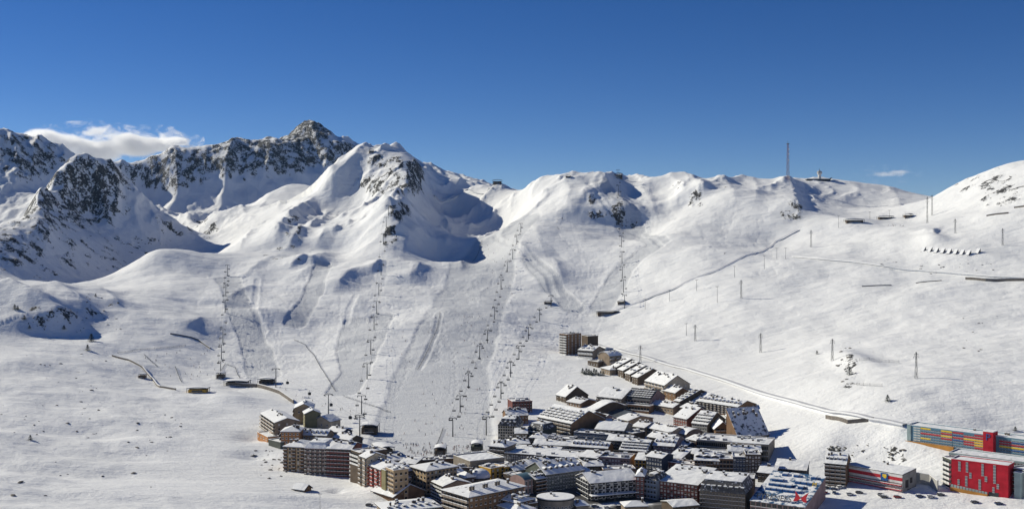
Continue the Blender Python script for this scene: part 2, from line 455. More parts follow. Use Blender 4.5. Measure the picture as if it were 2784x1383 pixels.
# ski tracks: fall lines with turns, pressed into the snow
trk = np.random.RandomState(4)
gzy, gzx = np.gradient(GZ); gzy = gzy / dYr; gzx = gzx / dXc
TRK = np.zeros_like(GZ)
def tracks(n_, box, length, turn):
    for _ in range(n_):
        p = hit(trk.uniform(box[0], box[2]), trk.uniform(box[1], box[3])); x, y = p.x, p.y; ph = trk.uniform(0, 6.28); am = turn * trk.uniform(.2, 1.2); wl_ = trk.uniform(16, 40); rr_, cc_ = [], []; a0 = None
        for k in range(int(length * trk.uniform(.4, 1) / 2)):
            u = CX + F * x / y; c = min(max(int(np.searchsorted(Uc, u)), 1), NC - 2); r = min(max(int(np.searchsorted(Yr, y)), 1), NR - 2)
            gx, gy = gzx[max(r - 6, 0):r + 7, max(c - 6, 0):c + 7].mean(), gzy[max(r - 6, 0):r + 7, max(c - 6, 0):c + 7].mean(); al = math.atan2(-gy, -gx)
            if a0 is None: a0 = al
            d = (al - a0 + math.pi) % (2 * math.pi) - math.pi; a0 += d * .02
            a = a0 + am * math.sin(k * 2 / wl_ * 6.28 + ph)
            x += 2 * math.cos(a); y += 2 * math.sin(a); rr_.append(r); cc_.append(c)
            if y < 760 or RV[r, c] > .3: break
        TRK[rr_, cc_] = np.maximum(TRK[rr_, cc_], trk.uniform(.12, .34))
tracks(70, (1100, 640, 1420, 900), 420, 1.0)
tracks(60, (820, 620, 1060, 900), 380, .9)
tracks(45, (1470, 500, 1800, 700), 420, .8)
tracks(40, (560, 700, 900, 900), 300, .9)
tracks(25, (1800, 520, 2120, 640), 350, .7)
GZ -= TRK
VG = vgrid()
mesh = bpy.data.meshes.new("terrain")
idx = np.arange(NR * NC).reshape(NR, NC)
faces = np.stack([idx[:-1, :-1], idx[:-1, 1:], idx[1:, 1:], idx[1:, :-1]], -1).reshape(-1, 4)
co = np.stack([GX, GY, GZ], -1).reshape(-1, 3).astype(np.float32)
mesh.vertices.add(len(co)); mesh.vertices.foreach_set("co", co.ravel())
nf = len(faces)
mesh.loops.add(nf * 4); mesh.loops.foreach_set("vertex_index", faces.ravel().astype(np.int32))
mesh.polygons.add(nf); mesh.polygons.foreach_set("loop_start", (np.arange(nf) * 4).astype(np.int32))
mesh.polygons.foreach_set("use_smooth", np.ones(nf, bool))
mesh.update(calc_edges=True)
for nm, arr in (("rock", RV), ("piste", PIS), ("slush_shade", PIS * 0)):
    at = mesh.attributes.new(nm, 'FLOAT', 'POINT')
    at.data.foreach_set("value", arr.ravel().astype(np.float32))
terrain = bpy.data.objects.new("snowy_terrain", mesh)
COL.objects.link(terrain)
terrain["kind"] = "structure"

def snow_terrain_mat():
    m = bpy.data.materials.new("snow_terrain"); m.use_nodes = True
    N, L = m.node_tree.nodes, m.node_tree.links
    b = N["Principled BSDF"]
    tc = N.new("ShaderNodeTexCoord")
    ar = N.new("ShaderNodeAttribute"); ar.attribute_name = "rock"
    ap = N.new("ShaderNodeAttribute"); ap.attribute_name = "piste"
    def noise(scale, det=4, rough=.55, vec=None):
        t = N.new("ShaderNodeTexNoise"); t.inputs["Scale"].default_value = scale; t.inputs["Detail"].default_value = det; t.inputs["Roughness"].default_value = rough
        L.new(vec or tc.outputs["Object"], t.inputs["Vector"]); return t
    def math_(op, a, c=None, v=None):
        t = N.new("ShaderNodeMath"); t.operation = op
        for i, s in enumerate((a, c)):
            if s is None: continue
            if isinstance(s, (int, float)): t.inputs[i].default_value = s
            else: L.new(s, t.inputs[i])
        return t.outputs[0]
    mz = N.new("ShaderNodeMapping"); mz.inputs["Scale"].default_value = (1.0, .7, .55); mz.inputs["Rotation"].default_value = (.0, .35, .3)
    L.new(tc.outputs["Object"], mz.inputs["Vector"])
    n1 = noise(0.085, 8, .72, mz.outputs[0])
    n2 = noise(0.30, 5, .65)
    s = math_('ADD', math_('MULTIPLY', ar.outputs["Fac"], .72), math_('MULTIPLY', math_('SUBTRACT', n1.outputs["Fac"], .5), 3.0))
    s = math_('ADD', s, math_('MULTIPLY', math_('SUBTRACT', n2.outputs["Fac"], .5), 2.2))
    mr = N.new("ShaderNodeMapRange"); mr.interpolation_type = 'SMOOTHSTEP'
    mr.inputs["From Min"].default_value = .50; mr.inputs["From Max"].default_value = .68
    L.new(s, mr.inputs["Value"])
    gate = N.new("ShaderNodeMapRange"); gate.inputs["From Min"].default_value = .02; gate.inputs["From Max"].default_value = .12
    L.new(ar.outputs["Fac"], gate.inputs["Value"])
    rk = math_('MULTIPLY', mr.outputs[0], gate.outputs[0])
    # rock colour
    cr = N.new("ShaderNodeValToRGB")
    cr.color_ramp.elements[0].color = (.034, .035, .037, 1); cr.color_ramp.elements[1].color = (.135, .13, .122, 1)
    L.new(noise(0.22, 5).outputs["Fac"], cr.inputs[0])
    # snow colour: a faint old/new snow variation
    cs = N.new("ShaderNodeValToRGB")
    cs.color_ramp.elements[0].position = .3; cs.color_ramp.elements[1].position = .7
    cs.color_ramp.elements[0].color = (.80, .80, .795, 1); cs.color_ramp.elements[1].color = (.87, .868, .86, 1)
    L.new(noise(0.013, 4).outputs["Fac"], cs.inputs[0])
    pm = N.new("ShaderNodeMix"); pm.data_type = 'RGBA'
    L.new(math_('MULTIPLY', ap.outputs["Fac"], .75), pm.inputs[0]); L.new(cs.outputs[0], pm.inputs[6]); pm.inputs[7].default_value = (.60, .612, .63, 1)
    asl = N.new("ShaderNodeAttribute"); asl.attribute_name = "slush_shade"  # dark street tone: wet asphalt, plus the shade of narrow gaps put into colour
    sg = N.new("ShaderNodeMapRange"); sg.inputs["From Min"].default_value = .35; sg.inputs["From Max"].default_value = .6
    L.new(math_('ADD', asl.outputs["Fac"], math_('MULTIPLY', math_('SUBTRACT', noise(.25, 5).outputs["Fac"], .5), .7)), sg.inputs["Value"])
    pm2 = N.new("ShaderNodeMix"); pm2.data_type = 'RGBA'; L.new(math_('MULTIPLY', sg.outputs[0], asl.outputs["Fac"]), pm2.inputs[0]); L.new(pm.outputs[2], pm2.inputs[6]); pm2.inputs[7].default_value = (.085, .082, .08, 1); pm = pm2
    mx = N.new("ShaderNodeMix"); mx.data_type = 'RGBA'
    L.new(rk, mx.inputs[0]); L.new(pm.outputs[2], mx.inputs[6]); L.new(cr.outputs[0], mx.inputs[7])
    L.new(mx.outputs[2], b.inputs["Base Color"])
    b.inputs["Roughness"].default_value = .75
    b.inputs["Specular IOR Level"].default_value = .15
    # fine relief: wind crust, drifts, ski tracks
    mp = N.new("ShaderNodeMapping"); mp.inputs["Scale"].default_value = (.35, 1.0, 1.0); mp.inputs["Rotation"].default_value = (0, 0, .35)
    L.new(tc.outputs["Object"], mp.inputs["Vector"])
    h1 = noise(.10, 6, .62, mp.outputs[0])
    h2 = noise(.42, 6, .68)
    hp = noise(.8, 3, .6)
    hh = math_('ADD', math_('MULTIPLY', h1.outputs["Fac"], 2.2), math_('MULTIPLY', h2.outputs["Fac"], .55))
    hh = math_('ADD', hh, math_('MULTIPLY', math_('MULTIPLY', hp.outputs["Fac"], ap.outputs["Fac"]), .6))
    hh = math_('ADD', hh, math_('MULTIPLY', math_('MULTIPLY', n2.outputs["Fac"], rk), 5.0))
    bp = N.new("ShaderNodeBump"); bp.inputs["Strength"].default_value = .9; bp.inputs["Distance"].default_value = 1.0
    L.new(hh, bp.inputs["Height"]); L.new(bp.outputs[0], b.inputs["Normal"])
    return m
mesh.materials.append(snow_terrain_mat())
# ------------------------------------------------------------------ materials
MATS = {}
def mat(name, col, rough=.8, var=.12, scale=.6, spec=.2, metal=0.0, bump=.0):
    if name in MATS: return MATS[name]
    m = bpy.data.materials.new(name); m.use_nodes = True
    N, L = m.node_tree.nodes, m.node_tree.links
    b = N["Principled BSDF"]
    tc = N.new("ShaderNodeTexCoord"); t = N.new("ShaderNodeTexNoise")
    t.inputs["Scale"].default_value = scale; t.inputs["Detail"].default_value = 4
    L.new(tc.outputs["Object"], t.inputs["Vector"])
    r = N.new("ShaderNodeValToRGB")
    r.color_ramp.elements[0].position = .3; r.color_ramp.elements[1].position = .7
    r.color_ramp.elements[0].color = tuple(c * (1 - var) for c in col) + (1,)
    r.color_ramp.elements[1].color = tuple(min(1, c * (1 + var)) for c in col) + (1,)
    L.new(t.outputs["Fac"], r.inputs[0]); L.new(r.outputs[0], b.inputs["Base Color"])
    b.inputs["Roughness"].default_value = rough; b.inputs["Specular IOR Level"].default_value = spec; b.inputs["Metallic"].default_value = metal
    if bump:
        bp = N.new("ShaderNodeBump"); bp.inputs["Distance"].default_value = bump; bp.inputs["Strength"].default_value = .8
        L.new(t.outputs["Fac"], bp.inputs["Height"]); L.new(bp.outputs[0], b.inputs["Normal"])
    MATS[name] = m
    return m
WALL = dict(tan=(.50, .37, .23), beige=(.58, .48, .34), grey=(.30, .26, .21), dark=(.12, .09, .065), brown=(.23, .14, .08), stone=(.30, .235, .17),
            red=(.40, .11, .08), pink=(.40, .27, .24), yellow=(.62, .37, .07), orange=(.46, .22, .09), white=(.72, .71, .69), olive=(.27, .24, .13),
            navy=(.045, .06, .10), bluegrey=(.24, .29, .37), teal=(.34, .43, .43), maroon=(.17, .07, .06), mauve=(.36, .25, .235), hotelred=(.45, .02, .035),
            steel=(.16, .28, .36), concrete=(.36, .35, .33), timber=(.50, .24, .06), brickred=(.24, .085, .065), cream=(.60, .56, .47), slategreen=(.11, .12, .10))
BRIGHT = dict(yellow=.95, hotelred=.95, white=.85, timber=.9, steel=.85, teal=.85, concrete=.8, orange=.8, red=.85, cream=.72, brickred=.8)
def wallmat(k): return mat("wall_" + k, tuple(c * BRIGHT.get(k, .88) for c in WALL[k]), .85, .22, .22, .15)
M_SNOW = mat("roof_snow", (.84, .84, .835), .75, .03, .5, .1, bump=.35)
M_EDGE = mat("roof_edge", (.055, .05, .048), .8)
M_SLATE = None
def patchy(name, base, amount, scale=.45):
    """roofing with snow still lying on it in patches"""
    if name in MATS: return MATS[name]
    m = bpy.data.materials.new(name); m.use_nodes = True
    N, L = m.node_tree.nodes, m.node_tree.links; b = N["Principled BSDF"]
    tc = N.new("ShaderNodeTexCoord"); t = N.new("ShaderNodeTexNoise"); t.inputs["Scale"].default_value = scale; t.inputs["Detail"].default_value = 6; t.inputs["Roughness"].default_value = .65
    L.new(tc.outputs["Object"], t.inputs["Vector"])
    r = N.new("ShaderNodeValToRGB"); r.color_ramp.elements[0].position = amount - .03; r.color_ramp.elements[1].position = amount + .05
    r.color_ramp.elements[0].color = (.84, .84, .835, 1); r.color_ramp.elements[1].color = base + (1,)
    L.new(t.outputs["Fac"], r.inputs[0]); L.new(r.outputs[0], b.inputs["Base Color"]); b.inputs["Roughness"].default_value = .75
    bp = N.new("ShaderNodeBump"); bp.inputs["Distance"].default_value = -.4; L.new(t.outputs["Fac"], bp.inputs["Height"]); L.new(bp.outputs[0], b.inputs["Normal"])
    MATS[name] = m; return m
M_SNOW2 = patchy("roof_snow_worn", (.11, .10, .095), .64, .33)
def snow_sheet(mb, prof, ax, a, c, m_, th=.42, rnd=random.Random(9), step=2.4):
    """lumpy blanket of snow lying on an open profile [(p, z)]"""
    pp = []
    for (p0, z0), (p1, z1) in zip(prof[:-1], prof[1:]):
        k = max(1, int(abs(p1 - p0) / step))
        for i in range(k): pp.append((p0 + (p1 - p0) * i / k, z0 + (z1 - z0) * i / k))
    pp.append(prof[-1]); n1 = len(pp); n2 = max(2, int((c - a) / step)) + 1
    i0 = len(mb.v)
    for j in range(n2):
        q = a + (c - a) * j / (n2 - 1)
        for i, (p, z) in enumerate(pp):
            e = i in (0, n1 - 1) or j in (0, n2 - 1)
            t = th * (rnd.uniform(.45, .8) if e else rnd.uniform(.75, 1.45))
            dp = rnd.uniform(-.16, .16) if i in (0, n1 - 1) else 0; dq = rnd.uniform(-.14, .14) if j in (0, n2 - 1) else 0
            co_ = (q + dq, p + dp, z + t) if ax == 'x' else (p + dp, q + dq, z + t)
            mb.v.append(co_)
    sl_ = mb.slot(m_)
    for j in range(n2 - 1):
        for i in range(n1 - 1):
            k = i0 + j * n1 + i; mb.f.append([k, k + 1, k + n1 + 1, k + n1]); mb.m.append(sl_)
    ring = [(0, i) for i in range(n1)] + [(j, n1 - 1) for j in range(1, n2)] + [(n2 - 1, i) for i in range(n1 - 2, -1, -1)] + [(j, 0) for j in range(n2 - 2, 0, -1)]
    b0 = len(mb.v)
    for j, i in ring:
        q = a + (c - a) * j / (n2 - 1); p, z = pp[i]; mb.v.append((q, p, z + .01) if ax == 'x' else (p, q, z + .01))
    for k in range(len(ring)):
        k2 = (k + 1) % len(ring); t0 = i0 + ring[k][0] * n1 + ring[k][1]; t1 = i0 + ring[k2][0] * n1 + ring[k2][1]
        mb.f.append([b0 + k, b0 + k2, t1, t0]); mb.m.append(sl_)
M_GLASS = mat("window_glass", (.018, .022, .028), .12, .4, .12, .6)
M_GLASSB = mat("blue_glass", (.02, .075, .17), .12, .3, .2, .6)
M_FRAME_W = mat("frame_white", (.62, .61, .58), .6)
M_FRAME_D = mat("frame_dark", (.10, .085, .07), .7)
M_RAIL = {'wood': mat("rail_wood", (.17, .10, .055), .8), 'dark': mat("rail_dark", (.05, .05, .055), .6), 'white': mat("rail_white", (.6, .59, .56), .7), 'red': mat("rail_red", (.33, .07, .05), .7), 'maroon': mat("rail_maroon", (.17, .06, .05), .8), 'stone': mat("rail_stone", (.30, .25, .20), .85)}
M_SLATE = patchy("slate_patchy", (.07, .068, .07), .40)
M_SLATE2 = patchy("slate_bare", (.075, .075, .08), .33, .3)
M_BLUEROOF = patchy("blue_panel_patchy", (.02, .09, .20), .50, .22)

# ------------------------------------------------------------------ mesh kit
class MB:
    def __init__(s): s.v = []; s.f = []; s.m = []; s.mats = []
    def slot(s, m):
        if m not in s.mats: s.mats.append(m)
        return s.mats.index(m)
    def poly(s, pts, m):
        i = len(s.v); s.v += [tuple(p) for p in pts]; s.f.append(list(range(i, i + len(pts)))); s.m.append(s.slot(m))
    def box(s, x0, x1, y0, y1, z0, z1, m, bottom=True):
        i = len(s.v)
        s.v += [(x0, y0, z0), (x1, y0, z0), (x1, y1, z0), (x0, y1, z0), (x0, y0, z1), (x1, y0, z1), (x1, y1, z1), (x0, y1, z1)]
        fs = [(0, 1, 5, 4), (1, 2, 6, 5), (2, 3, 7, 6), (3, 0, 4, 7), (4, 5, 6, 7)] + ([(3, 2, 1, 0)] if bottom else [])
        for f in fs: s.f.append([i + k for k in f]); s.m.append(s.slot(m))
    def beam(s, a, b, w, m, h=None):
        a, b = Vector(a), Vector(b); d = (b - a)
        if d.length < 1e-6: return
        d.normalize(); up = Vector((0, 0, 1)) if abs(d.z) < .95 else Vector((1, 0, 0))
        x = d.cross(up).normalized() * (w / 2); y = x.cross(d).normalized() * ((h or w) / 2)
        i = len(s.v)
        for p in (a, b):
            for q in (-x - y, x - y, x + y, -x + y): s.v.append(tuple(p + q))
        for f in ((0, 1, 5, 4), (1, 2, 6, 5), (2, 3, 7, 6), (3, 0, 4, 7), (4, 5, 6, 7), (3, 2, 1, 0)):
            s.f.append([i + k for k in f]); s.m.append(s.slot(m))
    def tube(s, a, b, r0, r1, m, n=8, caps=True):
        a, b = Vector(a), Vector(b); d = (b - a).normalized(); up = Vector((0, 0, 1)) if abs(d.z) < .95 else Vector((1, 0, 0))
        x = d.cross(up).normalized(); y = x.cross(d).normalized(); i = len(s.v)
        for p, r in ((a, r0), (b, r1)):
            for k in range(n):
                t = 2 * math.pi * k / n; s.v.append(tuple(p + x * math.cos(t) * r + y * math.sin(t) * r))
        for k in range(n):
            s.f.append([i + k, i + (k + 1) % n, i + n + (k + 1) % n, i + n + k]); s.m.append(s.slot(m))
        if caps:
            s.f.append([i + k for k in range(n)][::-1]); s.m.append(s.slot(m)); s.f.append([i + n + k for k in range(n)]); s.m.append(s.slot(m))
    def prism(s, prof, axis, a, b, m, caps=True):
        """closed profile [(p,z)] extruded along axis 'x' or 'y' from a to b"""
        n_ = len(prof); i = len(s.v)
        for q in (a, b):
            for p, z in prof: s.v.append((q, p, z) if axis == 'x' else (p, q, z))
        for k in range(n_):
            s.f.append([i + k, i + (k + 1) % n_, i + n_ + (k + 1) % n_, i + n_ + k]); s.m.append(s.slot(m))
        if caps:
            s.f.append([i + k for k in range(n_)]); s.m.append(s.slot(m)); s.f.append([i + n_ + k for k in range(n_)][::-1]); s.m.append(s.slot(m))
    def mesh(s, name, smooth=False):
        me = bpy.data.meshes.new(name); me.from_pydata(s.v, [], s.f)
        for m in s.mats: me.materials.append(m)
        me.polygons.foreach_set("material_index", s.m)
        if smooth: me.polygons.foreach_set("use_smooth", [True] * len(s.f))
        bm = bmesh.new(); bm.from_mesh(me); bmesh.ops.recalc_face_normals(bm, faces=bm.faces); bm.to_mesh(me); bm.free()
        return me
    def build(s, name, parent=None, smooth=False):
        o = bpy.data.objects.new(name, s.mesh(name, smooth)); COL.objects.link(o)
        if parent: o.parent = parent
        return o
def put(name, me, parent, loc, rz=0, sc=(1, 1, 1)):
    o = bpy.data.objects.new(name, me); COL.objects.link(o); o.parent = parent
    o.location = loc; o.rotation_euler = (0, 0, rz); o.scale = sc
    return o
def tag(o, label, cat, group=None):
    o["label"] = label; o["category"] = cat
    if group: o["group"] = group
    return o
def empty(name, loc, rz=0):
    o = bpy.data.objects.new(name, None); COL.objects.link(o); o.location = loc; o.rotation_euler = (0, 0, rz); o.empty_display_size = 2
    return o
def cam_pt(u, v, Y): return Vector(((u - CX) / F * Y, Y, (VH - v) / F * Y))

# ------------------------------------------------------------------ shared pieces
def win_mesh(frame, glass):
    b = MB(); t = .09
    b.poly([(-.5, -.05, -.5), (.5, -.05, -.5), (.5, -.05, .5), (-.5, -.05, .5)], glass)
    for x0, x1, z0, z1 in ((-.5, -.5 + t, -.5, .5), (.5 - t, .5, -.5, .5), (-.5 + t, .5 - t, -.5, -.5 + t), (-.5 + t, .5 - t, .5 - t, .5)):
        b.box(x0, x1, -.14, .02, z0, z1, frame)
    b.box(-.025, .025, -.12, -.04, -.5 + t, .5 - t, frame)
    b.box(-.58, .58, -.26, .02, -.6, -.52, M_SNOW)
    return b.mesh("window")
WINM = {'w': win_mesh(M_FRAME_W, M_GLASS), 'd': win_mesh(M_FRAME_D, M_GLASS), 'b': win_mesh(M_FRAME_W, M_GLASSB), 's': win_mesh(M_RAIL['stone'], M_GLASS)}
def lightwin():
    b = MB(); lm = mat("pale_blind", (.55, .53, .48), .7)
    b.poly([(-.5, -.05, -.5), (.5, -.05, -.5), (.5, -.05, .5), (-.5, -.05, .5)], lm)
    for x0, x1, z0, z1 in ((-.5, -.42, -.5, .5), (.42, .5, -.5, .5), (-.42, .42, -.5, -.42), (-.42, .42, .42, .5)): b.box(x0, x1, -.12, .02, z0, z1, M_FRAME_W)
    return b.mesh("window")
WINM['l'] = lightwin()
def balc_mesh(rail):
    b = MB()
    b.poly([(-.42, -.04, .15), (.42, -.04, .15), (.42, -.04, 2.25), (-.42, -.04, 2.25)], M_GLASS)
    b.box(-.44, -.41, -.1, .02, .15, 2.3, M_FRAME_D); b.box(.41, .44, -.1, .02, .15, 2.3, M_FRAME_D); b.box(-.41, .41, -.1, .02, 2.25, 2.33, M_FRAME_D)
    b.box(-.5, .5, -1.25, .02, -.15, .08, rail)
    b.box(-.5, .5, -1.25, -1.17, .08, 1.05, rail)
    b.box(-.5, -.48, -1.17, .0, .08, 1.05, rail); b.box(.48, .5, -1.17, .0, .08, 1.05, rail)
    b.box(-.5, .5, -1.33, -1.09, 1.05, 1.3, M_SNOW)
    return b.mesh("balcony")
BALM = {k: balc_mesh(m) for k, m in M_RAIL.items()}
def dorm_mesh(wall, roof):
    b = MB()
    b.box(-.5, .5, 0, 2.4, -.6, 1.0, wall)
    b.poly([(-.34, -.04, .05), (.34, -.04, .05), (.34, -.04, .85), (-.34, -.04, .85)], M_GLASS)
    b.prism([(-.66, .9), (0, 1.55), (.66, .9), (.66, 1.12), (0, 1.85), (-.66, 1.12)], 'y', -.3, 2.6, roof)
    b.poly([(-.5, -.02, 1.0), (.5, -.02, 1.0), (0, -.02, 1.5)], wall)
    return b.mesh("dormer")
DORM = {'g': dorm_mesh(mat("dormer_wood", (.11, .08, .06), .8), M_SNOW), 'f': None}
def dorm_flat():
    b = MB(); w = mat("dormer_dark", (.06, .058, .06), .8)
    b.box(-.5, .5, 0, 2.4, -.6, 1.0, w); b.poly([(-.4, -.04, .0), (.4, -.04, .0), (.4, -.04, .85), (-.4, -.04, .85)], M_GLASS)
    b.box(-.58, .58, -.35, 2.4, 1.0, 1.35, M_SNOW)
    return b.mesh("dormer")
DORM['f'] = dorm_flat()
def chim_mesh():
    b = MB(); m = mat("chimney_stack", (.12, .1, .085), .85)
    b.box(-.5, .5, -.4, .4, -1.5, 1.0, m); b.box(-.6, .6, -.5, .5, 1.0, 1.12, M_EDGE); b.box(-.5, .5, -.42, .42, 1.12, 1.5, M_SNOW)
    return b.mesh("chimney")
CHIM = chim_mesh()
def box_mesh():
    b = MB(); m = mat("roof_plant", (.2, .2, .21), .7)
    b.box(-.5, .5, -.5, .5, -.2, .8, m); b.box(-.53, .53, -.53, .53, .8, 1.12, M_SNOW)
    return b.mesh("roof_box")
RBOX = box_mesh()

FOOT = []     # footprints, so that loose things keep off the houses
ALL_B = []
def building(name, label, Pp, Qp, base, D, wall, roof='flat', rise=4.0, f='w', l=None, r=None, frame='w', rail='wood', chim=3, dorm=None, rm=None, over=.7,
             fl=2.9, cw=3.4, cat='building', group=None, seed=None, snow=True, extra=None, wz=1.35, ww=1.25, axis='x', Y=None, skip=0, side=None, top=None):
    rnd = random.Random(seed if seed is not None else int(Pp[0] * 7 + Pp[1]))
    if roof in ('gable', 'hip', 'barrel', 'scurve', 'shed') and axis == 'x' and rise > 2.6 and rise < 12 and Pp[0] < 2030:
        rise = max(1.8, rise * (.60 if base > 1230 else .76 if base > 1100 else .9))
    near, oth = (Pp, Qp) if Pp[1] >= Qp[1] else (Qp, Pp)
    if Y is None:
        g = hit(near[0], base); Y = g.y
    zb = (VH - base) / F * Y; ze = (VH - near[1]) / F * Y
    Yo = ze * F / (VH - oth[1])
    n_ = Vector(((near[0] - CX) / F * Y, Y, 0)); o_ = Vector(((oth[0] - CX) / F * Yo, Yo, 0))
    P_, Q_ = (n_, o_) if near is Pp else (o_, n_)
    ex = (Q_ - P_); W = ex.length; ex.normalize(); ey = Vector((-ex.y, ex.x, 0))
    if ey.y < 0 and abs(ey.y) > .05: ey = -ey
    H = ze - zb; mid = (P_ + Q_) / 2
    root = empty(name, (mid.x, mid.y, zb), math.atan2(ex.y, ex.x))
    tag(root, label, cat, group)
    FOOT.append((mid + ey * D / 2, math.hypot(W, D) / 2))
    wm = wallmat(wall); x0, x1 = -W / 2, W / 2
    b = MB(); b.box(x0, x1, 0, D, -9, H, wm)
    def under(prof, ax):
        if ax == 'x':
            pts = [(p, z) for p, z in prof]
            for xx in (x0, x1): b.poly([(xx, min(max(p, 0), D), z) for p, z in pts] + [(xx, D, H - .05), (xx, 0, H - .05)], wm)
        else:
            for yy in (0, D): b.poly([(min(max(p, x0), x1), yy, z) for p, z in prof] + [(x1, yy, H - .05), (x0, yy, H - .05)], wm)
    rt = .28; st = .42; smat = M_SNOW2 if rnd.random() < .45 else M_SNOW
    rb = MB(); sb = MB(); rmat = rm or M_EDGE
    slope_front = None
    def slab(prof, ax, a, c):
        top_ = [(p, z + rt) for p, z in prof]
        rb.prism(prof + top_[::-1], ax, a, c, rmat)
        if snow:
            ins = .12; q = [(p, z + rt + .01) for p, z in prof]
            q[0] = (q[0][0] + ins, q[0][1] + .02); q[-1] = (q[-1][0] - ins, q[-1][1] + .02)
            snow_sheet(sb, q, ax, a + ins, c - ins, smat, st)
    if roof in ('gable', 'shed', 'barrel', 'scurve'):
        S = D if axis == 'x' else W; off = 0 if axis == 'x' else x0
        e = over
        if roof == 'gable':
            k = rise / (S / 2); prof = [(-e, H - e * k), (S / 2, H + rise), (S + e, H - e * k)]; und = [(0, H), (S / 2, H + rise), (S, H)]
        elif roof == 'shed':
            k = rise / S; prof = [(-e, H - e * k), (S + e * .4, H + rise + e * .4 * k)]; und = [(0, H), (S, H + rise)]
        else:
            n2 = 10; prof = []
            for i in range(n2 + 1):
                t = i / n2
                z = math.sin(math.pi * t) ** .8 * rise if roof == 'barrel' else rise * (sstep(0, .62, np.array(t)) * (1 - .55 * sstep(.62, 1., np.array(t))))
                prof.append((-e + t * (S + 2 * e), H + float(z)))
            und = [(max(0, min(S, p)), z) for p, z in prof]
        prof = [(p + off, z) for p, z in prof]; und = [(p + off, z) for p, z in und]
        a, c = (x0 - e * .7, x1 + e * .7) if axis == 'x' else (-e, D + e)
        slab(prof, axis, a, c); under(und, axis)
        if roof == 'shed' and axis == 'x': b.box(x0, x1, D - .3, D, H, H + rise, wm)
        slope_front = (lambda t: (t * S / 2, H + rise * t)) if roof != 'shed' else (lambda t: (t * S, H + rise * t))
    elif roof == 'hip':
        e = over; i_ = min(W, D) / 2 * .98
        def hip(z, g, m_, mb, thick):
            lo = [(x0 - g, -g), (x1 + g, -g), (x1 + g, D + g), (x0 - g, D + g)]
            rd = [(x0 + i_, D / 2), (x1 - i_, D / 2)] if W >= D else [((x0 + x1) / 2, i_), ((x0 + x1) / 2, D - i_)]
            zt = z + rise + thick
            A4 = [(p[0], p[1], z + thick) for p in lo]; Rr = [(p[0], p[1], zt) for p in rd]; B4 = [(p[0], p[1], z) for p in lo]
            if W >= D: fs = [[A4[0], A4[1], Rr[1], Rr[0]], [A4[1], A4[2], Rr[1]], [A4[2], A4[3], Rr[0], Rr[1]], [A4[3], A4[0], Rr[0]]]
            else: fs = [[A4[0], A4[1], Rr[0]], [A4[1], A4[2], Rr[1], Rr[0]], [A4[2], A4[3], Rr[1]], [A4[3], A4[0], Rr[0], Rr[1]]]
            for q in fs: mb.poly(q, m_)
            for k in range(4): mb.poly([B4[k], B4[(k + 1) % 4], A4[(k + 1) % 4], A4[k]], m_)
            mb.poly(B4[::-1], m_)
        hip(H - .05, e, rmat, rb, .3)
        if snow: hip(H + .26, e - .12, smat, sb, .4)
        hw = min(W, D) / 2
        slope_front = lambda t: (t * hw, H + rise * t)
    elif roof == 'mansard':
        ins = min(2.2, D * .2); z1 = H + rise
        lo = [(x0 - .3, -.3), (x1 + .3, -.3), (x1 + .3, D + .3), (x0 - .3, D + .3)]; hi = [(x0 + ins, ins), (x1 - ins, ins), (x1 - ins, D - ins), (x0 + ins, D - ins)]
        for k in range(4):
            a_, c_ = lo[k], lo[(k + 1) % 4]; d_, e_ = hi[(k + 1) % 4], hi[k]
            rb.poly([(a_[0], a_[1], H), (c_[0], c_[1], H), (d_[0], d_[1], z1), (e_[0], e_[1], z1)], rm or M_SLATE)
        rb.poly([(p[0], p[1], H) for p in lo][::-1], M_EDGE)
        rb.poly([(p[0], p[1], z1) for p in hi], M_EDGE)
        snow_sheet(sb, [(ins - .2, z1 + .02), (D - ins + .2, z1 + .02)], 'x', x0 + ins - .2, x1 - ins + .2, M_SNOW, .5)
        slope_front = lambda t: (-.3 + t * (ins + .3), H + rise * t)
    else:   # flat with parapet
        pw = .3; ph = .7
        rb.box(x0 - .15, x1 + .15, -.15, pw, H, H + ph, wm); rb.box(x0 - .15, x1 + .15, D - pw, D + .15, H, H + ph, wm)
        rb.box(x0 - .15, x0 + pw, pw, D - pw, H, H + ph, wm); rb.box(x1 - pw, x1 + .15, pw, D - pw, H, H + ph, wm)
        if snow:
            snow_sheet(sb, [(pw, H + .02), (D - pw, H + .02)], 'x', x0 + pw, x1 - pw, smat, .42)
            for q in ((x0 - .1, x1 + .1, -.1, pw - .05), (x0 - .1, x1 + .1, D - pw + .05, D + .1), (x0 - .1, x0 + pw - .05, pw, D - pw), (x1 - pw + .05, x1 + .1, pw, D - pw)):
                sb.box(q[0], q[1], q[2], q[3], H + ph + .01, H + ph + .3, M_SNOW)
    b.build("wall", root)
    ro = rb.build("roof", root)
    if sb.v: sb.build("snow_cover", ro)
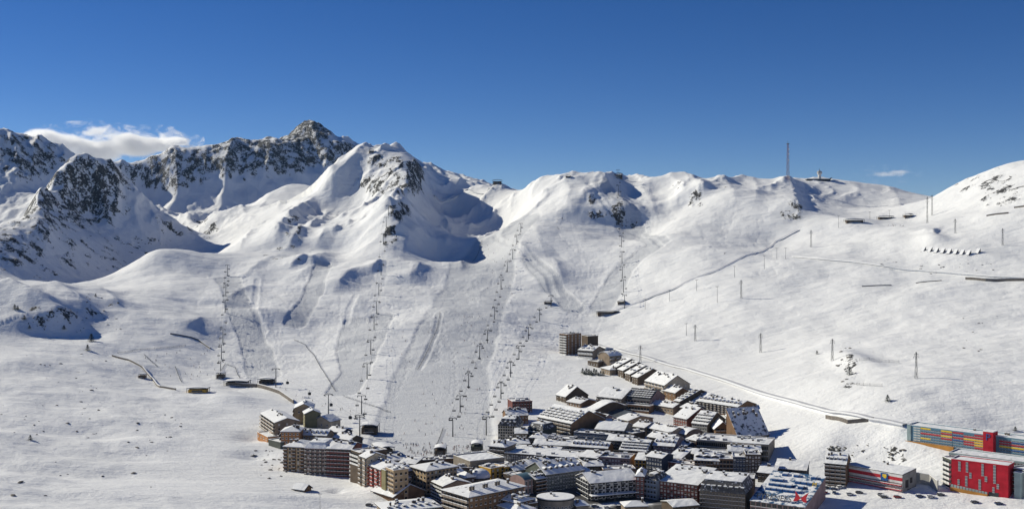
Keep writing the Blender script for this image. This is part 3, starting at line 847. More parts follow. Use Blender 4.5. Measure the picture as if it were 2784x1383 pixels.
    # openings
    def face(code, style, wid, org, rz, dx):
        if not style: return
        st_ = style[0]; nf_ = max(1, int(H / fl)); nc = max(1, int(wid / cw)); z00 = max(.4, (H - nf_ * fl) * .8)
        if len(style) > 1: nc = int(style[1:].split('x')[0]); nf_ = int(style.split('x')[1]) if 'x' in style else nf_
        fh = H / nf_ if len(style) > 1 and 'x' in style else fl; z00 = H - nf_ * fh if fh != fl else z00
        cw_ = wid / nc
        for j in range(skip, nf_):
            for i in range(nc):
                t = (-wid / 2 + (i + .5) * cw_); z = z00 + j * fh
                lx, ly = org[0] + dx[0] * t, org[1] + dx[1] * t
                if st_ == 'b' or (st_ == 'm' and i % 2 == 0):
                    put("balcony", BALM[rail], root, (lx, ly, z + .15), rz, (cw_ * .92, 1, fh / 2.9))
                elif st_ == 'p':
                    put("window", WINM['l' if rnd.random() < .6 else frame], root, (lx, ly, z + fh * .5), rz, (ww * .9, 1, wz * .85))
                elif st_ == 'g':
                    put("window", WINM[frame], root, (lx, ly, z + fh * .5), rz, (cw_ * .8, 1, fh * .7))
                else:
                    put("window", WINM['l' if rnd.random() < .1 else frame], root, (lx, ly, z + fh * .52), rz, (min(ww, cw_ * .7), 1, wz))
    face('f', f, W, (0, 0), 0, (1, 0))
    face('l', l, D, (x0, D / 2), -math.pi / 2, (0, -1))
    face('r', r, D, (x1, D / 2), math.pi / 2, (0, 1))
    # dormers (columns x rows on the front slope), chimneys, plant
    if dorm and slope_front:
        kind, nc, nr, s = dorm
        for j in range(nr):
            t = .12 + (j + .0) * (.72 / max(nr, 1)) if nr > 1 else .3
            yy, zz = slope_front(t)
            for i in range(nc):
                put("dormer", DORM[kind], ro, (x0 + (i + .5) * W / nc, yy - .25, zz + .45), 0, (W / nc * s, 1, 1.0))
    for k in range(chim):
        xx = x0 + W * (.1 + .8 * rnd.random())
        if roof == 'flat':
            yy = D * (.15 + .7 * rnd.random()); zz = H + .3
            if rnd.random() < .55: put("roof_box", RBOX, ro, (xx, yy, zz), 0, (1.2 + 2 * rnd.random(), 1.2 + rnd.random(), 1 + rnd.random())); continue
        elif roof == 'mansard': yy = D * (.35 + .4 * rnd.random()); zz = H + rise
        else:
            t = .62 + .3 * rnd.random(); yy, zz = slope_front(t); zz += .5
            if axis == 'y': xx = x0 + W * (.5 + .2 * (rnd.random() - .5)); yy = D * (.15 + .7 * rnd.random()); zz = H + rise * .75
        put("chimney", CHIM, ro, (xx, yy, zz), 0, (.9 + .5 * rnd.random(), 1.0, .9 + .6 * rnd.random()))
    inf = dict(root=root, W=W, D=D, H=H, rise=rise, roof=ro, Y=Y, ex=ex, ey=ey, P=P_, Q=Q_, zb=zb)
    ALL_B.append(inf)
    if extra: extra(inf)
    return inf

def round_building(name, label, u, v_top, ru, base, wall, n_=18, rise=0.0, dome=False, win=True, Y=None, cat='building', band=None):
    if Y is None: Y = hit(u, base).y
    zb = (VH - base) / F * Y; H = (VH - v_top) / F * Y - zb; rad = ru / F * Y
    root = empty(name, ((u - CX) / F * Y, Y + rad * .8, zb)); tag(root, label, cat)
    wm = wallmat(wall); b = MB()
    ring = [(math.cos(2 * math.pi * k / n_) * rad, math.sin(2 * math.pi * k / n_) * rad * .85) for k in range(n_)]
    for k in range(n_):
        a, c = ring[k], ring[(k + 1) % n_]
        b.poly([(a[0], a[1], -9), (c[0], c[1], -9), (c[0], c[1], H), (a[0], a[1], H)], wm)
        if band: b.poly([(a[0] * 1.006, a[1] * 1.006, H * .05), (c[0] * 1.006, c[1] * 1.006, H * .05), (c[0] * 1.006, c[1] * 1.006, H * .3), (a[0] * 1.006, a[1] * 1.006, H * .3)], wallmat(band))
    b.build("wall", root)
    rb = MB(); sb = MB()
    for mb, m_, z0, z1, s in ((rb, M_EDGE, H, H + .7, 1.05), (sb, M_SNOW, H + .71, H + 1.1, 1.03)):
        for k in range(n_):
            a, c = ring[k], ring[(k + 1) % n_]
            mb.poly([(a[0] * s, a[1] * s, z0), (c[0] * s, c[1] * s, z0), (c[0] * s, c[1] * s, z1), (a[0] * s, a[1] * s, z1)], m_)
        if dome and mb is sb:
            prev = [(p[0] * s, p[1] * s, z1) for p in ring]
            for i in range(1, 6):
                t = i / 5 * math.pi / 2; cur = [(p[0] * s * math.cos(t), p[1] * s * math.cos(t), z1 + rise * math.sin(t)) for p in ring]
                for k in range(n_): mb.poly([prev[k], prev[(k + 1) % n_], cur[(k + 1) % n_], cur[k]], m_)
                prev = cur
        else: mb.poly([(p[0] * s, p[1] * s, z1) for p in ring], m_)
        mb.poly([(p[0] * s, p[1] * s, z0) for p in ring][::-1], m_)
    ro = rb.build("roof", root); sb.build("snow_cover", ro, smooth=False)
    if win:
        for j in range(max(1, int(H / 3))):
            for k in range(n_):
                t = 2 * math.pi * (k + .5) / n_
                if math.sin(t) > .2: continue
                x, y = math.cos(t) * rad, math.sin(t) * rad * .85; q = math.cos(math.pi / n_)
                put("window", WINM['w'], root, (x * q * 1.0, y * q * 1.0, 1.5 + j * 3), math.atan2(y / .72, x) + math.pi / 2, (1.3, 1, 1.2))
    FOOT.append((Vector((root.location.x, root.location.y, 0)), rad))
    rnd = random.Random(int(u))
    for k in range(4):
        t = rnd.random() * 6.28; q = rad * .6 * rnd.random()
        put("roof_box" if k % 2 else "chimney", RBOX if k % 2 else CHIM, ro, (math.cos(t) * q, math.sin(t) * q, H + .9 + (rise * .7 if dome else 0)), 0, (1.1, 1.1, 1))
    return root
# ------------------------------------------------------------------ the town (bearings and elevations of eave ends, elevation of the foot, depth in metres)
B = building
# left end of the town, below the lifts
B('apartment_block', 'stepped apartment block with snowy balconies at the far left end of town', (709,1123), (748,1149), 1196, 17, 'stone', 'gable', 3.4, f='b5x5', r='w3x4', rail='stone', chim=6, frame='d')
B('apartment_block', 'tan gabled block with a blank wall behind the stepped balcony block', (800,1110), (851,1109), 1152, 20, 'tan', 'gable', 3.2, f='w2x2', l='b3x4', axis='y', chim=4)
B('apartment_block', 'narrow olive twin-gabled tower beside the big lift pylon', (829,1125), (872,1123), 1164, 14, 'olive', 'gable', 2.6, f=None, l='w2x4', axis='y', chim=2)
B('apartment_block', 'small tan house with lean-to porch right of the olive tower', (852,1141), (897,1146), 1168, 12, 'beige', 'gable', 3.2, f='w3x1', axis='y', chim=1)
B('hotel', 'orange-brown hotel corner under a snowy hip roof, left of the big long block', (764,1174), (814,1174), 1218, 15, 'orange', 'hip', 2.6, f='w5x4', l='b3x4', rail='dark', chim=3)
B('hotel', 'low wing with five snowy roof dormers joined to the orange-brown hotel', (814,1181), (888,1184), 1212, 13, 'stone', 'gable', 3.6, f='w8x2', chim=2, dorm=('g', 6, 1, .28))
B('apartment_block', 'tan end section of the long lower-left block with lit side wall', (771,1214), (828,1217), 1283, 18, 'tan', 'hip', 4.0, f='m5x7', l='w4x7', rail='wood', chim=3, frame='d')
B('apartment_block', 'mauve middle section of the long block with vertical balcony stacks', (828,1217), (889,1219), 1291, 18, 'mauve', 'mansard', 3.2, f='m9x7', rail='stone', chim=2, frame='d', rm=M_SNOW2)
B('apartment_block', 'dark red section of the long block with horizontal balcony rows', (889,1219), (955,1222), 1296, 18, 'brickred', 'gable', 4.4, f='b7x7', rail='maroon', chim=7)
B('apartment_block', 'narrow black block with white balcony rails beside the dark red section', (955,1225), (978,1233), 1312, 18, 'dark', 'flat', f='b4x7', rail='white', chim=4)
B('apartment_block', 'cream corner house with glazed bay below the black balcony block', (978,1238), (997,1245), 1322, 12, 'beige', 'gable', 2.2, f='m3x6', r='w2x5', rail='stone', chim=2)
B('apartment_block', 'salmon red block with balconies facing the snowy slope', (998,1261), (1036,1277), 1340, 16, 'red', 'gable', 2.2, f='m6x6', rail='red', chim=5)
B('apartment_block', 'slim olive stair tower between the salmon block and the cream windowed block', (1037,1277), (1048,1281), 1352, 10, 'olive', 'flat', f=None, l=None, chim=1)
B('apartment_block', 'cream block with rows of small windows above the big white shed roof', (1049,1272), (1070,1281), 1366, 9, 'tan', 'flat', 2.6, f='w5x7', r='w3x5', chim=5, frame='d')
B('hall', 'dark hall with one huge white shed roof at the bottom left of town', (1070,1349), (1155,1333), 1368, 20, 'brown', 'gable', 5.0, f=None, axis='y', chim=0, over=1.2)
B('hotel', 'hip-roofed hotel with lit tan side wall of square windows near the ski base', (1159,1281), (1242,1268), 1344, 17, 'tan', 'hip', 3.4, f='w8x5', l='w5x5', chim=4, frame='d', over=1.0)
B('shop_building', 'low dark annexe with snowy canopy right of the hip-roofed hotel', (1242,1273), (1285,1274), 1300, 14, 'brown', 'flat', f='g4x2', chim=6)
B('hall', 'flat-roofed hall with a wide dark arch panel behind the yellow building', (1278,1256), (1371,1245), 1298, 22, 'grey', 'flat', f=None, chim=0, snow=True)
B('hotel', 'bright yellow flat-roofed building with square windows', (1334,1276), (1372,1269), 1310, 11, 'yellow', 'flat', f='w3x4', l=None, chim=7, frame='d')
B('hotel', 'lower yellow wing behind the bright yellow building', (1372,1272), (1400,1268), 1303, 11, 'yellow', 'flat', f='w3x3', chim=3, frame='d')
round_building('pavilion', 'round pavilion with a snowy domed roof left of the yellow building', 1304, 1303, 28, 1322, 'stone', rise=4.5, dome=True)
B('apartment_block', 'gabled house with beige blank gable and arcaded left front', (1175,1308), (1206,1322), 1367, 17, 'beige', 'gable', 4.2, f='b5x5', r=None, rail='white', chim=4)
B('hotel', 'large dark hotel with long hipped roof and paired chimneys at the bottom', (1275,1352), (1425,1322), 1428, 22, 'brown', 'hip', 4.4, f='w12x5', l='b7x5', rail='stone', chim=0, frame='s', over=1.0,
  extra=lambda i: [put('chimney', CHIM, i['roof'], (-i['W'] / 2 + i['W'] * t, i['D'] * .25, i['H'] + 2.4), 0, (1.1, 1.1, 1.5)) for t in (.14, .19, .38, .43, .6, .65, .82)])
B('shop_building', 'pinkish grey building with three tall window slots and curved glass roof', (1426,1305), (1455,1299), 1346, 12, 'pink', 'barrel', 2.2, f='w3x2', ww=1.6, wz=3.2, l=None, chim=0, rm=mat('curved_glass', (.10, .17, .19), .3), over=.0, snow=False)
B('apartment_block', 'dark balconied house between the pinkish building and the blue-roofed terrace', (1455,1303), (1484,1298), 1342, 12, 'dark', 'gable', 3.6, f='b3x4', rail='wood', chim=4, dorm=('f', 3, 1, .5))
B('apartment_block', 'long terrace with steep blue-shaded roofs and a row of gabled bays', (1484,1290), (1588,1276), 1336, 22, 'slategreen', 'gable', 8.5, f='w14x5', chim=12, dorm=('g', 7, 1, .5), frame='w', r=None)
B('apartment_block', 'cross-gabled house with tall chimneys left of the oval building', (1405,1368), (1448,1357), 1420, 14, 'brown', 'hip', 4.2, f='w4x4', l='b4x4', rail='dark', chim=8, dorm=('f', 3, 1, .4))
B('house', 'low white-roofed house at the bottom edge below the large hipped hotel', (1352,1374), (1404,1392), 1432, 12, 'stone', 'hip', 2.4, f='w5x3', chim=2)
round_building('hotel', 'oval flat-roofed building with a red ground-floor band at the bottom edge', 1512, 1362, 51, 1402, 'grey', n_=28, band='brickred')
B('hotel', 'low lumpy snow roof with dark chimneys at the bottom left of town', (1052,1392), (1196,1378), 1420, 20, 'stone', 'hip', 3.4, f=None, chim=9, over=1.2, dorm=('f', 7, 1, .3))
def awning(i):
    b = MB(); b.box(-i['W'] / 2 - 1, i['W'] / 2 + 1, -4.5, -.05, 2.8, 3.3, M_EDGE); b.box(-i['W'] / 2 - .9, i['W'] / 2 + .9, -4.4, -.1, 3.31, 3.75, M_SNOW); b.build('canopy', i['root'])
B('hotel', 'white chalet-style hotel with dark eaves and a long snowy street canopy', (1605,1310), (1729,1300), 1360, 18, 'white', 'gable', 5.4, f='m12x4', l='b5x4', rail='dark', chim=2, rm=M_EDGE, over=1.8, frame='d', extra=awning)
B('apartment_block', 'narrow dark red house right of the white chalet-style hotel', (1729,1295), (1751,1296), 1354, 15, 'brickred', 'hip', 2.6, f='w2x5', chim=3)
B('apartment_block', 'blue-grey house with four rows of dark windows', (1751,1301), (1784,1306), 1358, 15, 'bluegrey', 'mansard', 3.0, f='w4x4', frame='d', chim=5)
B('hotel', 'wide brown brick hotel with a white roof full of dark chimneys', (1785,1306), (1897,1319), 1369, 32, 'brickred', 'shed', 5.5, f='p12x5', r=None, chim=10, frame='s', over=.6)
B('hotel', 'dark hotel with tiered snowy roofs and shop signs left of the blue glass roof', (1902,1332), (2026,1343), 1398, 26, 'dark', 'mansard', 6.0, f='g14x5', frame='s', chim=6, dorm=('f', 8, 1, .5))
# upper town, towards the pistes
B('apartment_tower', 'tall grey apartment tower standing alone at the upper end of town', (1541,910), (1580,907), 965, 11, 'brown', 'flat', f='w4x8', l='b2x8', rail='white', chim=6, frame='w')
B('apartment_tower', 'lower dark wing behind the tall grey apartment tower', (1581,912), (1598,915), 960, 12, 'dark', 'flat', f=None, chim=1)
B('house', 'stone house with snowy gable roof directly below the apartment tower', (1572,951), (1612,954), 976, 22, 'stone', 'gable', 4.0, f='b5x2', rail='white', chim=3, dorm=('f', 3, 1, .4))
B('house', 'small dark pyramid-roofed hut below the stone house near the tower', (1629,970), (1656,970), 990, 12, 'dark', 'hip', 3.0, f=None, chim=0)
B('house', 'low dark terrace house left of the small pyramid-roofed hut', (1598,981), (1626,985), 999, 12, 'dark', 'flat', f='w4x1', chim=2)
B('house', 'tall stone house with rounded snowy roof next to the row of four gables', (1657,969), (1690,966), 1000, 16, 'stone', 'barrel', 4.0, f='m4x3', rail='stone', chim=3)
B('house', 'low snow-covered house in front of the row of four gables', (1634,1000), (1658,1006), 1020, 14, 'stone', 'hip', 2.5, f='w4x1', chim=1)
for i_, (p_, q_, bs, lb) in enumerate([((1661,994), (1676,998), 1018, 'uppermost'), ((1680,1003), (1695,1007), 1028, 'second from top'), ((1699,1013), (1714,1017), 1038, 'third from top'), ((1718,1022), (1734,1026), 1047, 'lowest')]):
    B('chalet', f'{lb} of the four steep white-roofed gables stepping down the hill', p_, q_, bs, 30, 'dark', 'gable', 7.6, f='w3x3', r=None, frame='s', chim=3, dorm=('f', 2, 1, .35), group='stepped gabled chalets')
B('apartment_block', 'beige block with five snowy roof strips and a blank grey gable', (1754,1034), (1807,1047), 1081, 24, 'beige', 'gable', 8.0, f='b6x3', r='w3x4', rail='stone', chim=8)
B('house', 'tall dark barn-like house with a steep grey snowy roof beside the piste', (1512,1072), (1538,1078), 1095, 22, 'dark', 'gable', 8.0, f='w3x2', r='w3x3', frame='s', chim=4, rm=M_SLATE2)
B('house', 'low house with lumpy snow roof right of the barn-like house', (1541,1091), (1578,1097), 1108, 18, 'brown', 'gable', 3.2, f='w5x1', r=None, chim=6)
B('apartment_block', 'dark house under a great curved white roof in the middle of upper town', (1588,1111), (1608,1118), 1134, 30, 'dark', 'scurve', 8.0, f='w3x2', r='w5x2', frame='s', chim=0)
B('hotel', 'broad stone hotel with a wide white roof dotted with roof lights', (1622,1077), (1690,1084), 1112, 28, 'stone', 'gable', 7.5, f='m10x3', rail='stone', chim=5, frame='w')
B('apartment_block', 'block with dark roof covered in rows of snowy dormers and a pink gable', (1697,1083), (1766,1089), 1116, 30, 'pink', 'gable', 9.0, f='b8x2', r='w4x4', rail='dark', chim=5, dorm=('f', 9, 4, .6), rm=M_SLATE2, snow=False, frame='w')
B('hotel', 'big terraced hotel whose roof steps down in rows of snowy balconies', (1462,1132), (1554,1151), 1190, 32, 'brown', 'gable', 9.5, f='b9x4', r=None, rail='stone', chim=3, dorm=('f', 7, 4, .62), rm=M_SLATE2)
B('apartment_block', 'balconied brown house under a plain white gable right of the terraced hotel', (1556,1125), (1592,1134), 1172, 18, 'brown', 'gable', 4.2, f='b5x4', rail='stone', chim=1)
B('apartment_block', 'house with white roof and grey-pink gable in front of the glass-roofed hall', (1592,1138), (1634,1144), 1166, 18, 'pink', 'gable', 4.4, f='b5x3', r='w3x2', rail='stone', chim=1)
B('hall', 'dark glass-roofed sloping hall in the middle of the upper town', (1614,1124), (1690,1137), 1144, 12, 'dark', 'shed', 5.0, f=None, chim=0, snow=False, rm=mat('sloping_glass', (.09, .10, .11), .35))
B('house', 'two-tiered white-roofed house with a row of attic windows', (1676,1137), (1708,1144), 1160, 24, 'tan', 'gable', 3.4, f='w7x1', chim=2)
B('shop_building', 'dark building with bright blue windows and snowy terrace', (1560,1176), (1655,1184), 1206, 14, 'navy', 'flat', f='g12x3', frame='b', chim=8)
B('hotel', 'long house with a smooth white roof behind the blue-windowed building', (1618,1166), (1696,1171), 1200, 24, 'grey', 'gable', 4.6, f='w6x3', r=None, chim=0, frame='d')
B('hotel', 'pale hotel with slate mansard roof next to the piste', (1354,1156), (1406,1158), 1196, 20, 'cream', 'mansard', 4.6, f='w8x5', chim=5, dorm=('f', 4, 1, .3), frame='d')
B('apartment_block', 'dark brown flat-roofed block at the edge of the piste', (1393,1093), (1447,1091), 1124, 16, 'maroon', 'flat', f='w7x4', frame='d', chim=6)
B('house', 'white-roofed house behind the pale mansard hotel', (1378,1130), (1436,1128), 1154, 16, 'brown', 'gable', 4.6, f='w6x2', chim=7)
B('apartment_block', 'blue-green octagonal-roofed house right of the pale mansard hotel', (1434,1163), (1476,1169), 1196, 16, 'slategreen', 'mansard', 3.6, f='b5x3', rail='white', chim=4)
B('apartment_block', 'long curved block with a row of bay towers under white roofs on the upper right', (1893,1089), (2006,1106), 1130, 22, 'brown', 'gable', 4.6, f='m22x4', r='w3x3', rail='stone', chim=10, dorm=('g', 11, 1, .45))
B('apartment_block', 'steep roof strip with dormers at the left end of the curved upper block', (1834,1088), (1849,1091), 1118, 42, 'dark', 'gable', 10.0, f='w2x3', chim=6, dorm=('f', 2, 4, .45), frame='w')
B('apartment_block', 'white-roofed house wedged between the dormer strip and the curved block', (1857,1087), (1890,1095), 1116, 30, 'stone', 'gable', 8.0, f='w5x2', chim=5)
B('apartment_block', 'house with red-framed lower floors and steep lumpy white roof', (1831,1132), (1868,1139), 1168, 28, 'brickred', 'gable', 9.0, f='w6x3', r=None, chim=3, frame='w')
B('apartment_block', 'house with white grid of loggias and three snowy roof terraces', (1881,1149), (1923,1154), 1181, 28, 'dark', 'gable', 9.0, f='g6x3', r=None, chim=3, dorm=('f', 6, 3, .7), frame='w')
B('chalet', 'small wooden chalet with blue-shaded gable roof and balconies', (1945,1163), (1984,1163), 1186, 12, 'brown', 'gable', 4.2, f='b3x2', rail='wood', axis='y', chim=1, over=1.4)
B('apartment_block', 'plain olive-brown tower beside the small wooden chalet', (1984,1137), (2008,1137), 1180, 14, 'olive', 'gable', 2.6, f=None, axis='y', chim=1)
B('hotel', 'tall hotel with a vast steep blue-shaded roof at the right of upper town', (2006,1185), (2091,1179), 1212, 15, 'brown', 'shed', 16.5, f='w9x2', chim=9, rm=patchy('steep_roof', (.05, .055, .07), .56, .35), snow=False, over=.4, frame='d')
B('hotel', 'small stone hotel with two snowy tiers left of the beige hotel', (1718,1158), (1752,1163), 1186, 18, 'tan', 'gable', 3.4, f='w5x3', chim=6, frame='d')
B('hotel', 'beige hotel with three rows of small square windows facing left', (1754,1161), (1824,1175), 1202, 15, 'beige', 'gable', 3.2, f='w14x3', chim=8, frame='d')
B('house', 'curved white-roofed house right of the beige hotel', (1826,1174), (1866,1182), 1204, 16, 'grey', 'barrel', 4.0, f='w5x2', chim=1)
B('apartment_block', 'block with blank mauve gable wall and dark windowed front', (1775,1210), (1833,1214), 1252, 30, 'mauve', 'gable', 6.0, f='p7x4', r=None, chim=4, dorm=('g', 5, 1, .4), frame='w')
B('apartment_block', 'orange-brown corner house at the left end of the long grey block', (1866,1192), (1893,1198), 1232, 16, 'orange', 'gable', 3.0, f='b4x4', rail='stone', chim=2)
B('hotel', 'very long grey hotel block with flat white roof and tall window slots', (1894,1197), (2089,1211), 1256, 26, 'grey', 'flat', f='g34x3', frame='d', chim=12)
B('apartment_block', 'terraced block stepping down with snowy parapets', (1684,1222), (1757,1227), 1256, 30, 'grey', 'gable', 7.5, f='b6x3', rail='white', chim=4, dorm=('f', 6, 3, .75))
B('apartment_block', 'flat-roofed block, half beige and half blue-grey, full of roof machinery', (1622,1243), (1711,1249), 1278, 15, 'mauve', 'flat', f='p11x3', chim=10, frame='s')
B('house', 'small ochre house with square windows and a snowy gable', (1727,1249), (1755,1251), 1280, 20, 'yellow', 'gable', 4.0, f='w3x3', chim=2, frame='d')
B('apartment_block', 'dark block with pale window dots left of the ochre house gable', (1757,1240), (1800,1246), 1290, 14, 'navy', 'gable', 3.0, f='p6x4', chim=3)
B('hotel', 'long dark building with rows of white window squares', (1371,1233), (1575,1248), 1268, 24, 'dark', 'flat', f='p32x3', chim=5, frame='w')
B('hotel', 'set-back white-roofed upper storey range behind the long dark building', (1376,1222), (1520,1230), 1242, 16, 'tan', 'gable', 3.0, f='w24x1', chim=12)
B('hotel', 'grey end section with snowy roof at the right of the long dark building', (1575,1240), (1622,1246), 1272, 20, 'dark', 'gable', 3.6, f='w7x3', chim=4)
B('apartment_block', 'corner block with stone balconies at the piste end of the curved row', (1330,1213), (1372,1217), 1250, 16, 'stone', 'hip', 2.6, f='b4x3', rail='stone', chim=5)
B('shop_building', 'low white-roofed range under the terraced hotel', (1450,1207), (1556,1212), 1226, 14, 'stone', 'gable', 2.8, f='w14x1', chim=8)
B('shop_building', 'low range with pointed dormers below the blue-windowed building', (1552,1212), (1652,1219), 1236, 14, 'brown', 'gable', 4.6, f='w12x1', chim=3, dorm=('g', 9, 1, .4))
B('house', 'small snowy house between the pale mansard hotel and the curved row', (1380,1207), (1440,1206), 1224, 14, 'tan', 'hip', 3.2, f='w8x1', chim=5)
B('hotel', 'house with plain white monopitch roof left of the twin snowy pyramids', (1816,1243), (1852,1247), 1275, 16, 'dark', 'shed', 4.0, f='w5x3', chim=5)
B('apartment_block', 'long dark block with white roof and three tall chimneys above the brick hotel', (1802,1256), (1915,1269), 1296, 11, 'maroon', 'flat', f='w12x3', frame='s', chim=6)
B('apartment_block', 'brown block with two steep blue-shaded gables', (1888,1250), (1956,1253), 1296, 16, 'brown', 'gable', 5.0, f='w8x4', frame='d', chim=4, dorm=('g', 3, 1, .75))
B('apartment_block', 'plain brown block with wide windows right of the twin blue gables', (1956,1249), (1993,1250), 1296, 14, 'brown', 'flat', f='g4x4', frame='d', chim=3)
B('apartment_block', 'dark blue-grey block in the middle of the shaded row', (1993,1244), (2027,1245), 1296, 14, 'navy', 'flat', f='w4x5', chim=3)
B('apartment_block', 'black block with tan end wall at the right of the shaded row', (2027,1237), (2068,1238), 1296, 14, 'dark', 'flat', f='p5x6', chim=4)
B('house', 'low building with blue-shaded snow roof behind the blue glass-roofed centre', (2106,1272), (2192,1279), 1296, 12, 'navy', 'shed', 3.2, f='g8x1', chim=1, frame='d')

# infill between the streets
for k_, (P_, Q_, bs_, D_, w_, rf_, rs_, f_, ch_, lb_) in enumerate([
    ((1074,1286), (1122,1279), 1318, 14, 'dark', 'barrel', 2.4, 'w6x2', 3, 'dark house with curved roof behind the cream windowed block'),
    ((1072,1308), (1118,1300), 1338, 12, 'stone', 'flat', 0, 'w6x2', 6, 'low flat roof with dark vents left of the hip-roofed hotel'),
    ((1040,1252), (1092,1250), 1276, 12, 'brown', 'gable', 2.4, 'w6x2', 5, 'snowy-roofed house just below the long terminal'),
    ((1085,1258), (1128,1262), 1284, 10, 'dark', 'shed', 2.0, 'w5x1', 2, 'dark lean-to roof facing the crowd at the ski base'),
    ((1130,1254), (1200,1250), 1272, 9, 'dark', 'flat', 0, 'g8x1', 4, 'long terrace bar along the front of the ski base'),
    ((1200,1250), (1272,1246), 1266, 10, 'brown', 'flat', 0, 'g8x1', 8, 'cluttered flat roofs between the crowd and the arch hall'),
    ((1270,1240), (1335,1234), 1252, 9, 'dark', 'flat', 0, 'g8x1', 5, 'dark low range below the green-sided station'),
    ((1210,1290), (1262,1283), 1318, 12, 'dark', 'gable', 2.2, 'w6x2', 3, 'dark house in the street behind the beige gable'),
    ((1262,1300), (1290,1297), 1326, 10, 'brown', 'hip', 2.2, 'w3x2', 2, 'small brown house left of the domed pavilion'),
    ((1398,1280), (1446,1272), 1304, 12, 'stone', 'gable', 2.6, 'w6x2', 5, 'low snowy house right of the yellow wing'),
    ((1400,1296), (1424,1291), 1322, 10, 'dark', 'flat', 0, 'w3x2', 3, 'dark house between yellow wing and pinkish building'),
    ((1440,1262), (1500,1254), 1284, 12, 'brown', 'gable', 3.0, 'w8x2', 7, 'house with many chimneys behind the blue-roofed terrace'),
    ((1588,1288), (1612,1284), 1320, 14, 'dark', 'gable', 3.0, 'w3x3', 2, 'dark house wedged between the terrace and the white hotel'),
    ((1520,1262), (1588,1258), 1284, 12, 'dark', 'flat', 0, 'w9x2', 4, 'dark flat house above the right end of the blue-roofed terrace'),
    ((1588,1268), (1640,1266), 1296, 12, 'dark', 'gable', 3.0, 'w6x2', 3, 'dark gabled house behind the white chalet-style hotel'),
    ((1640,1278), (1728,1276), 1300, 10, 'brown', 'flat', 0, 'w10x2', 6, 'brown range under the flat block with roof machinery'),
    ((1650,1196), (1716,1200), 1226, 16, 'navy', 'gable', 3.0, 'w8x3', 3, 'dark blue-grey house between the smooth white roof and the terraced block'),
    ((1700,1176), (1722,1180), 1204, 12, 'dark', 'flat', 0, 'w3x2', 2, 'narrow dark house left of the small stone hotel'),
    ((1640,1152), (1680,1156), 1174, 12, 'brown', 'gable', 2.6, 'w5x2', 2, 'brown house below the glass-roofed hall'),
    ((1480,1190), (1556,1196), 1214, 10, 'dark', 'flat', 0, 'w10x1', 6, 'dark terrace floor under the big terraced hotel'),
    ((1440,1190), (1482,1192), 1212, 12, 'slategreen', 'hip', 2.4, 'w5x2', 4, 'green-grey house below the octagonal-roofed house'),
    ((1400,1178), (1434,1178), 1204, 14, 'dark', 'gable', 3.0, 'w4x2', 3, 'dark gable wedged beside the pale mansard hotel'),
    ((1760,1186), (1822,1196), 1224, 14, 'dark', 'gable', 3.4, 'w8x2', 4, 'dark house below the beige hotel with square windows'),
    ((1835,1210), (1866,1214), 1240, 14, 'navy', 'gable', 3.0, 'w4x2', 3, 'blue-roofed house beside the blank mauve gable'),
    ((1834,1228), (1892,1234), 1262, 14, 'brown', 'gable', 3.0, 'w7x2', 5, 'brown house in front of the orange-brown corner house'),
    ((1892,1232), (1980,1234), 1264, 12, 'dark', 'flat', 0, 'w11x2', 6, 'dark flat range in front of the very long grey block'),
    ((1980,1226), (2070,1228), 1262, 12, 'dark', 'gable', 2.6, 'w10x2', 5, 'white-roofed range right in front of the very long grey block'),
    ((1900,1300), (1980,1304), 1342, 14, 'maroon', 'gable', 3.0, 'w9x3', 4, 'dark red range behind the dark hotel with tiered roofs'),
    ((1980,1300), (2050,1304), 1342, 14, 'dark', 'flat', 0, 'w8x3', 6, 'black flat range left of the shopping centre roof'),
    ((2060,1284), (2108,1288), 1312, 12, 'dark', 'shed', 2.0, 'w5x2', 2, 'dark lean-to behind the shopping centre'),
    ((2012,1196), (2088,1196), 1232, 5, 'dark', 'flat', 0, 'w9x2', 4, 'dark base range under the vast steep roof'),
    ((1700,1100), (1766,1106), 1124, 8, 'brown', 'flat', 0, 'b8x1', 0, 'ground floor balcony range below the dormer roof'),
    ((1770,1098), (1830,1108), 1128, 12, 'stone', 'gable', 3.0, 'w7x1', 3, 'low stone range between the pink gable and the dormer strip'),
    ((1926,1142), (1946,1144), 1170, 12, 'dark', 'gable', 3.0, 'w2x2', 2, 'dark house between the loggia house and the wooden chalet'),
    ((1850,1106), (1880,1112), 1138, 14, 'dark', 'gable', 3.0, 'w4x2', 3, 'dark gable behind the red-framed house'),
    ((1800,1060), (1836,1068), 1092, 14, 'brown', 'gable', 4.0, 'w4x2', 6, 'chimneyed snowy house right of the beige block'),
    ((1436,1372), (1462,1368), 1410, 10, 'dark', 'flat', 0, 'w3x2', 2, 'dark low house between the cross-gabled house and the oval building'),
    ((1568,1376), (1600,1374), 1400, 10, 'grey', 'hip', 1.6, None, 1, 'snowy kiosk roof in the shaded square below the white hotel'),
    ((1700,1378), (1760,1376), 1398, 10, 'stone', 'hip', 1.8, None, 1, 'low snow roof at the bottom edge below the blue-grey house'),
    ((952,1262), (976,1270), 1314, 8, 'dark', 'flat', 0, None, 2, 'black lower annexe in front of the black balcony block'),
    ((905,1188), (950,1196), 1216, 12, 'dark', 'gable', 3.0, 'w5x1', 3, 'dark shaded house behind the dark red section'),
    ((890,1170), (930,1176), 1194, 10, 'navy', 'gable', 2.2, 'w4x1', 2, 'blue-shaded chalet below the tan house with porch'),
    ((700,1176), (728,1190), 1202, 8, 'orange', 'flat', 0, 'w4x1', 0, 'orange terrace wall at the foot of the stepped balcony block'),
    ((730,1196), (762,1204), 1220, 9, 'slategreen', 'flat', 0, None, 0, 'dark green box-like annexe left of the orange-brown hotel')]):
    B('house', lb_, P_, Q_, bs_, D_, w_, rf_, rs_, f=f_, chim=ch_, frame='wds'[k_ % 3])
